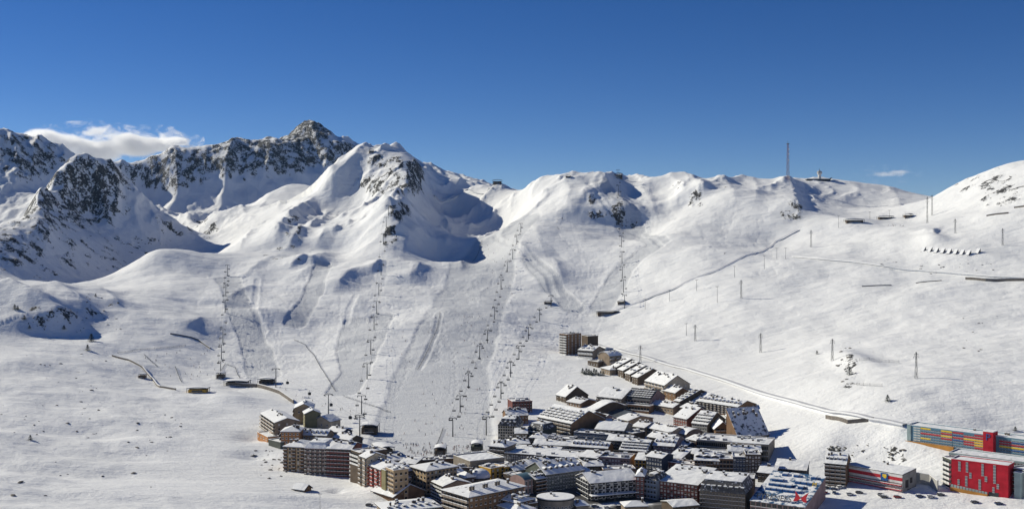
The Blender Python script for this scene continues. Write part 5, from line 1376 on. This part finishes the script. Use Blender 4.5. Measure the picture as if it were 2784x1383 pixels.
# radio mast
p = hit(2142, 488); h_ = 96 * p.y / F
M_STEEL_ = M_STEEL; M_STEEL = mat('mast_red', (.16, .07, .06), .6)
body, ar = lattice(h_, 3.8, 1.9, (), 11, .24); M_STEEL = M_STEEL_
mast = empty('radio_mast', (p.x, p.y, ground(p.x, p.y)), .3); tag(mast, 'tall lattice radio mast standing on the right-hand ridge', 'mast')
put('lattice', body, mast, (0, 0, 0))
b = MB(); b.box(-1.8, 1.8, -1.8, 1.8, h_, h_ + 1.0, M_STEEL); b.beam((0, 0, h_), (0, 0, h_ + 5), .4, M_STEEL); b.build('platform', mast)
for zz in (.55, .72, .86):
    b = MB(); b.tube((1.4, 0, h_ * zz), (2.2, 0, h_ * zz), .9, 1.1, wallmat('white'), 10); b.build('dish', mast)
# radar tower
p = hit(2228, 490); k_ = p.y / F
rt_ = empty('radar_tower', (p.x, p.y, ground(p.x, p.y) - 1)); tag(rt_, 'round white tower with bulging top on the right-hand ridge', 'tower')
wm_ = wallmat('white')
b = MB(); b.tube((0, 0, -3), (0, 0, 17 * k_), 4.6 * k_, 4.2 * k_, wm_, 16); b.build('shaft', rt_)
b = MB(); b.tube((0, 0, 16 * k_), (0, 0, 20 * k_), 4.4 * k_, 7 * k_, wm_, 16); b.tube((0, 0, 20 * k_), (0, 0, 26 * k_), 7 * k_, 6.4 * k_, wm_, 16); b.tube((0, 0, 22 * k_), (0, 0, 24 * k_), 7.1 * k_, 7.0 * k_, M_GLASS, 16, False); b.build('lookout_ring', rt_)
b = MB(); b.tube((0, 0, 26 * k_), (0, 0, 29 * k_), 3 * k_, 1.2 * k_, M_STEEL, 10); b.tube((0, 0, 29 * k_), (0, 0, 34 * k_), .35, .2, M_STEEL, 6); b.build('antenna', rt_)
b = MB(); b.box(-36 * k_, 28 * k_, -3, 9, -4, 5 * k_, M_DARK); b.prism([(28 * k_, 2 * k_), (34 * k_, 9 * k_), (28 * k_, 5 * k_)], 'y', -3, 9, M_DARK); b.box(-35 * k_, 27 * k_, -2.6, 8.6, 5 * k_ + .02, 5 * k_ + .5, M_SNOW); b.build('lower_building', rt_)
# ridge masts
# avalanche deflectors
wb = MB(); wb.prism([(-2.6, -1), (2.6, -1), (2.6, 4.6)], 'x', -2.0, 2.0, M_STONE); wb.prism([(-2.7, -.6), (2.55, 4.75), (2.2, 5.0), (-2.9, -.3)], 'x', -1.9, 1.9, M_SNOW); wedge = wb.mesh('avalanche_wedge')
for k in range(9):
    u_, v_ = 2510 + k * 17.5 + (8 if k == 8 else 0), 682 + k * 1.4 - (6 if k == 8 else 0)
    p = hit(u_, v_); o = bpy.data.objects.new('avalanche_wedge', wedge); COL.objects.link(o); o.location = (p.x, p.y, ground(p.x, p.y)); o.rotation_euler = (0, 0, -.95)
    tag(o, f'{["leftmost", "second", "third", "fourth", "fifth", "sixth", "seventh", "eighth", "rightmost"][k]} dark concrete wedge in the row of nine on the right slope', 'avalanche barrier', 'row of avalanche wedges')
# ------------------------------------------------------------------ people
def person_mesh(name, joints, bones, col, legs):
    me = bpy.data.meshes.new(name); me.from_pydata([j[:3] for j in joints], bones, [])
    o = bpy.data.objects.new(name, me); COL.objects.link(o)
    o.modifiers.new('s', 'SKIN'); sv = me.skin_vertices[0].data
    for i, j in enumerate(joints): sv[i].radius = (j[3], j[3] * (j[4] if len(j) > 4 else 1)); sv[i].use_root = (i == 0)
    sd = o.modifiers.new('d', 'SUBSURF'); sd.levels = 1; sd.render_levels = 1
    bpy.context.view_layer.update()
    m2 = bpy.data.meshes.new_from_object(o.evaluated_get(bpy.context.evaluated_depsgraph_get())); bpy.data.objects.remove(o); bpy.data.meshes.remove(me)
    m2.name = name; m2.materials.clear()
    for m in (col, legs, mat('helmet', (.03, .03, .035), .4), mat('skin', (.5, .33, .25), .6)): m2.materials.append(m)
    for p in m2.polygons:
        z = p.center.z; p.material_index = 1 if z < .84 else (2 if z > 1.62 else (3 if z > 1.5 and p.center.y < -.02 else 0)); p.use_smooth = True
    # skis and boots
    return m2
POSE = []
J1 = [(0, 0, .95, .16, .75), (0, -.02, 1.25, .19, .65), (0, -.03, 1.47, .07), (0, -.04, 1.6, .085), (0, -.04, 1.72, .1), (.1, 0, .88, .12), (.13, -.06, .5, .085), (.13, .0, .1, .06), (.13, -.14, .04, .05), (-.1, 0, .88, .12), (-.13, -.06, .5, .085), (-.13, .0, .1, .06), (-.13, -.14, .04, .05), (.22, -.03, 1.38, .07), (.3, -.08, 1.12, .055), (.27, -.26, .95, .04), (-.22, -.03, 1.38, .07), (-.3, -.08, 1.12, .055), (-.27, -.26, .95, .04)]
BN = [(0, 1), (1, 2), (2, 3), (3, 4), (0, 5), (5, 6), (6, 7), (7, 8), (0, 9), (9, 10), (10, 11), (11, 12), (1, 13), (13, 14), (14, 15), (1, 16), (16, 17), (17, 18)]
J2 = [(0, .1, .82, .16, .75), (0, -.1, 1.08, .19, .65), (0, -.2, 1.27, .07), (0, -.24, 1.4, .085), (0, -.26, 1.52, .1), (.12, .08, .76, .12), (.18, -.18, .46, .085), (.16, .02, .1, .06), (.16, -.12, .04, .05), (-.12, .08, .76, .12), (-.18, -.18, .46, .085), (-.16, .02, .1, .06), (-.16, -.12, .04, .05), (.24, -.16, 1.2, .07), (.38, -.1, .98, .055), (.4, -.34, .92, .04), (-.24, -.16, 1.2, .07), (-.38, -.1, .98, .055), (-.4, -.34, .92, .04)]
CL = dict(black=(.02, .02, .024), navy=(.02, .03, .07), red=(.35, .03, .03), grey=(.12, .12, .13), green=(.04, .12, .06), blue=(.03, .10, .3))
PM = {}
for k_, c_ in CL.items():
    for q_, J in enumerate((J1, J2)):
        PM[k_, q_] = person_mesh('person', J, BN, mat('jacket_' + k_, c_, .7), mat('trousers', (.03, .03, .035), .8))
sb_ = MB()
for s in (-1, 1): sb_.box(s * .14 - .05, s * .14 + .05, -.95, .75, -.02, .02, mat('ski', (.25, .05, .05), .4)); sb_.box(s * .14 - .05, s * .14 + .05, -1.1, -.95, 0, .1, mat('ski', (.25, .05, .05), .4))
SKI = sb_.mesh('skis')
rp = random.Random(11)
def folk(n_, poly, desc, group, big=1.0):
    """people inside an image quadrilateral of the ground"""
    for k in range(n_):
        a, b_ = rp.random(), rp.random()
        (u0, v0), (u1, v1), (u2, v2), (u3, v3) = poly
        u = (u0 * (1 - a) + u1 * a) * (1 - b_) + (u3 * (1 - a) + u2 * a) * b_; v = (v0 * (1 - a) + v1 * a) * (1 - b_) + (v3 * (1 - a) + v2 * a) * b_
        p = hit(u, v)
        if any((Vector((p.x, p.y, 0)) - f_[0]).length < f_[1] * .9 for f_ in FOOT): continue
        cn = rp.choice(['black', 'black', 'black', 'navy', 'grey', 'navy', 'red', 'blue', 'green']); q_ = rp.randint(0, 1)
        r_ = bpy.data.objects.new('person', PM[cn, q_]); COL.objects.link(r_); r_.location = (p.x, p.y, ground(p.x, p.y) + .02); r_.rotation_euler = (0, 0, rp.random() * 6.28); s_ = (1 + .1 * (rp.random() - .5)) * big; r_.scale = (s_,) * 3
        tag(r_, f'person in {"dark" if cn in ("black", "grey") else cn} ski clothing {desc}', 'person', group + (' in dark clothes' if cn in ('black', 'grey') else ' in ' + cn))
        put('skis', SKI, r_, (0, 0, 0))
folk(62, [(1095,1208),(1215,1205),(1215,1238),(1095,1240)], 'in the crowd at the foot of the main piste', 'crowd at the ski base')
folk(22, [(1230,1215),(1285,1208),(1285,1232),(1230,1238)], 'queueing beside the green-sided station', 'queue at the right chairlift')
folk(70, [(1290,800),(1400,800),(1250,1200),(1080,1200)], 'out on the broad main piste', 'skiers on the main piste')
folk(26, [(1330,640),(1430,640),(1400,800),(1290,800)], 'high on the upper main piste', 'skiers on the upper piste')
folk(18, [(700,1030),(760,1040),(960,1120),(930,1135)], 'near the gondola on the left', 'skiers by the gondola')
folk(26, [(380,965),(560,940),(600,1035),(470,1050)], 'on the left nursery slope', 'skiers on the nursery slope')
folk(14, [(1060,860),(1200,860),(1150,1000),(1000,1000)], 'left of the main piste between the two chairlifts', 'skiers between the chairlifts')
folk(10, [(2415,612),(2460,612),(2460,616),(2415,616)], 'standing on the distant pass', 'people on the pass')

# ------------------------------------------------------------------ rocks
M_ROCK = patchy('boulder', (.10, .09, .078), .36, .9)
RK = []
for s in range(6):
    bm = bmesh.new(); bmesh.ops.create_icosphere(bm, subdivisions=2, radius=1.0); rr = random.Random(s)
    off = [Vector((rr.uniform(-1, 1), rr.uniform(-1, 1), rr.uniform(-1, 1))).normalized() for _ in range(7)]
    for v in bm.verts:
        for o_ in off:
            d = v.co.dot(o_)
            if d > .55: v.co -= o_ * (d - .55) * .85
        v.co += v.co.normalized() * rr.uniform(-.08, .08); v.co.z *= .6
    me = bpy.data.meshes.new('rock'); bm.to_mesh(me); bm.free(); me.materials.append(M_ROCK); RK.append(me)
def rocks(n_, box, smin, smax, desc, group, rnd=random.Random(3)):
    for k in range(n_):
        u = rnd.uniform(box[0], box[2]); v = rnd.uniform(box[1], box[3]); p = hit(u, v); s = smin + (smax - smin) * rnd.random() ** 2.2
        o = bpy.data.objects.new('rock', rnd.choice(RK)); COL.objects.link(o); o.location = (p.x, p.y, ground(p.x, p.y) + s * .05); o.rotation_euler = (rnd.uniform(-.2, .2), rnd.uniform(-.2, .2), rnd.uniform(0, 6.28)); o.scale = (s * rnd.uniform(.9, 1.7), s, s * rnd.uniform(.5, .9))
        tag(o, desc, 'rock', group)
rocks(24, (0, 1080, 280, 1190), .4, 1.7, 'dark rock poking through the snow of the lower left slope', 'rocks on the lower left slope')
rocks(18, (60, 960, 340, 1080), .4, 1.8, 'dark rock on the snowfield below the shaded left hump', 'rocks below the left hump')
rocks(16, (330, 1100, 500, 1230), .4, 1.9, 'scattered dark rock in the middle of the left snowfield', 'rocks on the left snowfield')
rocks(10, (0, 1220, 420, 1370), .6, 2.2, 'dark rock on the bottom left snow slope', 'rocks at the bottom left')
rocks(30, (690, 1220, 790, 1300), .5, 1.8, 'rubble rock on the bank left of the long block', 'rubble left of the long block')
rocks(26, (2240, 1205, 2370, 1250), .3, 1.5, 'rock on the steep bank above the brown balconied block', 'rocks above the brown block')
rocks(16, (2400, 1215, 2470, 1255), .4, 1.8, 'rock on the bank left of the striped hotel', 'rocks left of the striped hotel')
rocks(14, (2560, 830, 2760, 960), .4, 1.3, 'small rock on the wide right-hand snow slope', 'rocks on the right slope')
rocks(22, (2280, 930, 2340, 1050), .6, 2.2, 'rock on the dark rib on the right slope', 'rocks on the right rib')
rocks(16, (2500, 710, 2700, 745), .5, 1.6, 'rock beside the mountain road', 'rocks by the mountain road')
rocks(24, (60, 800, 330, 900), .6, 2.0, 'rock in the shade of the left hump', 'rocks on the left hump')

# ------------------------------------------------------------------ conifers
def conifer(seed, h=8.0):
    rnd = random.Random(seed); t = MB(); t.tube((0, 0, -1), (0, 0, h * .9), .22, .04, mat('bark', (.06, .045, .035), .9), 6); tm = t.mesh('trunk')
    c = MB(); g = mat('needles', (.018, .032, .022), .8, .4, 1.2)
    for k in range(420):
        z = h * (.08 + .9 * rnd.random() ** 1.15); r0 = (h - z) * .30 * (1 + .25 * math.sin(z * 3)) + .05; a = rnd.random() * 6.28; q = r0 * (.35 + .65 * rnd.random())
        x, y = math.cos(a) * q, math.sin(a) * q; L_ = .35 + .35 * rnd.random(); dx, dy = math.cos(a), math.sin(a); w = .22
        c.poly([(x - dy * w, y + dx * w, z + .12), (x + dx * L_, y + dy * L_, z - .25 * L_ - .1), (x + dy * w, y - dx * w, z + .05)], g)
    return tm, c.mesh('crown')
TREES = [conifer(s) for s in (1, 2, 3)]
def tree(u, v, hpx, label, group=None):
    p = hit(u, v); s = hpx * p.y / F / 8.0; r_ = empty('conifer', (p.x, p.y, ground(p.x, p.y)), u); r_.scale = (s * 1.9, s * 1.9, s); tag(r_, label, 'tree', group)
    tm, cm = TREES[int(u) % 3]; put('trunk', tm, r_, (0, 0, 0)); put('crown', cm, r_, (0, 0, 0))
for k, (u, v, h_) in enumerate([(1584,1014,14),(1594,1017,17),(1601,1018,16),(1607,1019,14),(1615,1017,17),(1621,1018,15),(1633,1020,13),(1640,1021,13),(1589,1018,11),(1610,1021,10),(1627,1021,10)]):
    tree(u, v, h_, 'dark conifer in the clump below the row of four stepped gables', 'clump of conifers')
tree(238, 952, 16, 'conifer at the mouth of the gully on the left'); tree(248, 928, 22, 'taller conifer in the shade at the gully end'); tree(174, 895, 12, 'conifer at the lower edge of the shaded left hump')
tree(2310, 1018, 22, 'dark conifer on the rocky rib of the right slope'); tree(2413, 1090, 18, 'lone conifer just above the main road'); tree(82, 1195, 14, 'dark bush on the lower left slope')
tree(40, 840, 14, 'conifer at the far left on the shaded hump'); tree(48, 842, 11, 'smaller conifer beside the far left one'); tree(66, 868, 12, 'conifer below the far left pair'); tree(80, 893, 10, 'small conifer low on the shaded hump'); tree(260, 806, 9, 'small conifer on the crest of the shaded hump')
tree(2221, 962, 10, 'curled dark bush on the open right slope'); tree(2760, 1170, 12, 'dark bush above the striped hotel roof')

# ------------------------------------------------------------------ fences on the pistes
def fence(label, pts, h=1.6, step=5.0, m=M_DARK, net=True):
    w = drape(pts, step); r_ = empty('piste_fence', w[0]); tag(r_, label, 'fence'); pb = MB(); pb.tube((0, 0, -.8), (0, 0, h + .2), .09, .07, m, 6); pm_ = pb.mesh('post')
    for p in w: put('post', pm_, r_, p - w[0])
    if net:
        b = MB()
        for a, c in zip(w[:-1], w[1:]):
            for z in (.25, .6, .95, 1.3): b.beam(a - w[0] + Vector((0, 0, z * h / 1.6)), c - w[0] + Vector((0, 0, z * h / 1.6)), .07, m)
        b.build('net', r_)
fence('curved net fence dividing the snow park from the left piste', [(800,925),(830,938),(855,968),(880,1012),(912,1064)])
fence('net fence beside the gondola run', [(935,1078),(985,1095),(1035,1112),(1062,1122)])
fence('fence along the left edge of the main piste', [(1196,850),(1190,890),(1165,950),(1135,1005)], step=6)
fence('upper snow fence on the right slope', [(2336,981),(2390,983),(2444,986)], 2.4, 6)
fence('lower snow fence on the right slope', [(2330,1047),(2365,1049),(2398,1051)], 2.4, 6)
fence('fence round the top of the nursery slope', [(320,960),(420,948),(505,940)], step=7)
fence('fence down the nursery slope', [(392,965),(428,998)], step=5)
fence('fence beside the snow ramp on the nursery slope', [(476,998),(495,1040)], step=5)
fence('fence along the lower run to the ski base', [(1205,1165),(1190,1205),(1180,1225)], step=4)
fence('orange-line fence along the upper main piste', [(1310,655),(1300,690),(1285,712)], step=6)
fence('arched fence above the valley station of the left drag lift', [(590,1018),(612,990),(640,1000),(652,1028)], step=5)

# ------------------------------------------------------------------ cars
def car_mesh(col):
    body = MB(); body.prism([(-2.1, .35), (2.1, .35), (2.15, .85), (1.2, .98), (-1.9, 1.0), (-2.15, .8)], 'y', -.85, .85, col)
    cab = MB(); cab.prism([(-1.7, .99), (1.0, .98), (.45, 1.48), (-1.3, 1.5)], 'y', -.78, .78, M_GLASS)
    sn = MB(); sn.box(-1.35, .5, -.75, .75, 1.51, 1.72, M_SNOW); sn.box(1.1, 2.05, -.75, .75, .99, 1.12, M_SNOW)
    return body.mesh('body'), cab.mesh('cabin'), sn.mesh('snow_cover')
wh = MB(); wh.tube((0, -.12, 0), (0, .12, 0), .34, .34, M_DARK, 12); WH = wh.mesh('wheel')
CARS = {k: car_mesh(mat('paint_' + k, c, .35, .05, 1, .5)) for k, c in dict(grey=(.1, .1, .11), white=(.6, .6, .6), blue=(.03, .06, .15), red=(.3, .03, .03)).items()}
for k, (u, v, c, rz, lb) in enumerate([(2246,1327,'grey',.2,'grey car under snow at the corner of the brown balconied block'),(2266,1330,'blue',.1,'dark blue car second along the brown block'),(2284,1326,'white',.3,'pale car under snow in front of the red-striped building'),
        (2240,1340,'red',.5,'red car nearest the shopping centre side wall'),(2268,1340,'blue',1.2,'dark car standing across the snowy yard'),(2336,1340,'grey',-.3,'grey car in the middle of the snowy yard'),(2395,1346,'white',-.2,'white car right of the yard in front of the red stripe'),(2404,1352,'grey',-.2,'grey car at the lower right of the yard'),
        (2557,1346,'grey',0,'dark car beside the timber plinth of the red hotel'),(2397,722,'grey',.1,'dark vehicle driving on the mountain road'),(1004,1374,'grey',0,'dark vehicle parked at the bottom left end of town'),(1618,1378,'blue',.1,'dark blue car in the shaded square below the white hotel'),(1650,1382,'white',.4,'white car under snow in the shaded square'),(1684,1380,'grey',-.2,'grey car at the right of the shaded square'),(2310,1345,'white',.1,'white car at the foot of the red balcony rails'),(2440,1352,'red',-.2,'red car below the grey end wall'),(2500,1350,'blue',.1,'blue car by the curved concrete wall'),(2530,1352,'white',.1,'white car left of the red hotel'),(2650,1366,'grey',0,'grey car on the street below the red hotel'),(2715,1370,'blue',0,'dark car at the right end of the lower street'),(1075,1376,'white',.3,'white car at the corner of the bottom left snow roof')]):
    p = hit(u, v); r_ = empty('parked_car', (p.x, p.y, ground(p.x, p.y) + (.4 if u == 2397 else .05)), rz); tag(r_, lb, 'car')
    for nm, me in zip(('body', 'cabin', 'snow_cover'), CARS[c]): put(nm, me, r_, (0, 0, 0))
    for sx in (-1.3, 1.3):
        for sy in (-.8, .8): put('wheel', WH, r_, (sx, sy, .34))

# street lamps in the town square
for u, v, lb in ((1672,1378,'street lamp with round heads in front of the white chalet-style hotel'),(870,1382,'lamp post on the snow at the bottom left'),(1215,1340,'street lamp between the tan hotel and the beige gable')):
    p = hit(u, v); r_ = empty('street_lamp', (p.x, p.y, ground(p.x, p.y))); tag(r_, lb, 'street lamp')
    b = MB(); b.tube((0, 0, -1), (0, 0, 8), .12, .08, M_STEEL, 8); b.build('post', r_)
    for s in (-1, 1):
        b = MB(); b.beam((0, 0, 7.8), (s * .9, 0, 8.0), .08, M_STEEL); b.tube((s * .9, 0, 7.8), (s * .9, 0, 8.2), .3, .2, wallmat('white'), 8); b.build('lamp_head', r_)
# ------------------------------------------------------------------ clouds far behind the left-hand crest
def cloud(label, parts_, Y, dens, seed, thick=1.0):
    us = [q[0] for q in parts_]
    u0 = min(q[0] - q[2] for q in parts_) - 20; u1 = max(q[0] + q[2] for q in parts_) + 20; v0 = min(q[1] - q[3] for q in parts_) - 15; v1 = max(q[1] + q[3] for q in parts_) + 15
    c = cam_pt((u0 + u1) / 2, (v0 + v1) / 2, Y); hx, hz = (u1 - u0) / 2 / F * Y, (v1 - v0) / 2 / F * Y; hy = hz * 1.6 * thick
    bm = bmesh.new(); bmesh.ops.create_icosphere(bm, subdivisions=4, radius=1.0)
    for v in bm.verts:
        q = v.co; n_ = math.sin(q.x * 7 + seed) * math.cos(q.z * 9 + seed * 2) * .05; q *= 1.12 + n_
        q.x *= hx; q.y *= hy; q.z *= hz
    me = bpy.data.meshes.new('cloud'); bm.to_mesh(me); bm.free()
    o = bpy.data.objects.new('cloud', me); COL.objects.link(o); o.location = c; tag(o, label, 'cloud')
    m = bpy.data.materials.new('cloud_vapour'); m.use_nodes = True; N, L = m.node_tree.nodes, m.node_tree.links
    N.remove(N["Principled BSDF"]); out = N["Material Output"]; pv = N.new("ShaderNodeVolumePrincipled")
    pv.inputs["Color"].default_value = (1, 1, 1, 1); pv.inputs["Anisotropy"].default_value = .35
    tc = N.new("ShaderNodeTexCoord"); nz = N.new("ShaderNodeTexNoise"); nz.inputs["Scale"].default_value = 1 / (hz * .75); nz.inputs["Detail"].default_value = 6; nz.inputs["Roughness"].default_value = .66; nz.inputs["Distortion"].default_value = .4
    mp = N.new("ShaderNodeMapping"); mp.inputs["Scale"].default_value = (.55, 1, 1); mp.inputs["Location"].default_value = (seed * 13, 0, seed * 7); L.new(tc.outputs["Object"], mp.inputs["Vector"]); L.new(mp.outputs[0], nz.inputs["Vector"])
    acc = None
    for (u, v, ru, rv) in parts_:      # sum of soft puffs
        cc = cam_pt(u, v, Y) - c
        mm = N.new("ShaderNodeMapping"); mm.vector_type = 'TEXTURE'; mm.inputs["Location"].default_value = cc; mm.inputs["Scale"].default_value = (ru / F * Y, hy * .8, rv / F * Y)
        L.new(tc.outputs["Object"], mm.inputs["Vector"]); ln = N.new("ShaderNodeVectorMath"); ln.operation = 'LENGTH'; L.new(mm.outputs[0], ln.inputs[0])
        s = N.new("ShaderNodeMapRange"); s.inputs["From Min"].default_value = 1.0; s.inputs["From Max"].default_value = .0; L.new(ln.outputs["Value"], s.inputs["Value"])
        if acc is None: acc = s.outputs[0]
        else:
            a = N.new("ShaderNodeMath"); a.operation = 'MAXIMUM'; L.new(acc, a.inputs[0]); L.new(s.outputs[0], a.inputs[1]); acc = a.outputs[0]
    a = N.new("ShaderNodeMath"); a.operation = 'MULTIPLY_ADD'; L.new(nz.outputs["Fac"], a.inputs[0]); a.inputs[1].default_value = 2.4; L.new(acc, a.inputs[2])
    s = N.new("ShaderNodeMapRange"); s.inputs["From Min"].default_value = 1.42; s.inputs["From Max"].default_value = 2.1; s.inputs["To Max"].default_value = dens; L.new(a.outputs[0], s.inputs["Value"])
    L.new(s.outputs[0], pv.inputs["Density"]); L.new(pv.outputs[0], out.inputs["Volume"])
    me.materials.append(m); return o
cloud('long white cloud behind the snowy saddle between the left-hand peaks', [(120,368,60,18),(180,385,80,30),(260,410,110,40),(360,400,90,34),(350,380,50,22),(440,395,70,22),(480,385,40,14)], 9000, .07, 1)
cloud('small white puff above the long cloud on the left', [(262,358,38,18),(240,362,24,10)], 9000, .02, 2)
cloud('thin faint wisp of cloud in the blue sky left of the right-hand hill', [(2410,474,60,10),(2440,468,40,8)], 9000, .008, 3)
SC.cycles.volume_step_rate = 1.0
SC.cycles.volume_max_steps = 256
SC.cycles.volume_bounces = 8
# ------------------------------------------------------------------ thin mountain air
zlo = float(GZ.min()) - 1.0; xe = 22000.0
hb = bpy.data.meshes.new('haze'); v8 = [(x, y, z) for z in (zlo, 430.0) for x, y in ((-xe, -3000), (xe, -3000), (xe, 15500), (-xe, 15500))]
hb.from_pydata(v8, [], [(3, 2, 1, 0), (4, 5, 6, 7), (0, 1, 5, 4), (1, 2, 6, 5), (2, 3, 7, 6), (3, 0, 4, 7)])
haze = bpy.data.objects.new('haze', hb); COL.objects.link(haze); haze["kind"] = "stuff"
hm = bpy.data.materials.new('thin_air'); hm.use_nodes = True
hN, hL = hm.node_tree.nodes, hm.node_tree.links
hN.remove(hN["Principled BSDF"])
hv = hN.new("ShaderNodeVolumePrincipled"); hv.inputs["Color"].default_value = (.42, .68, 1, 1); hv.inputs["Density"].default_value = 1.0e-5; hv.inputs["Anisotropy"].default_value = .2
hL.new(hv.outputs[0], hN["Material Output"].inputs["Volume"])
hb.materials.append(hm)
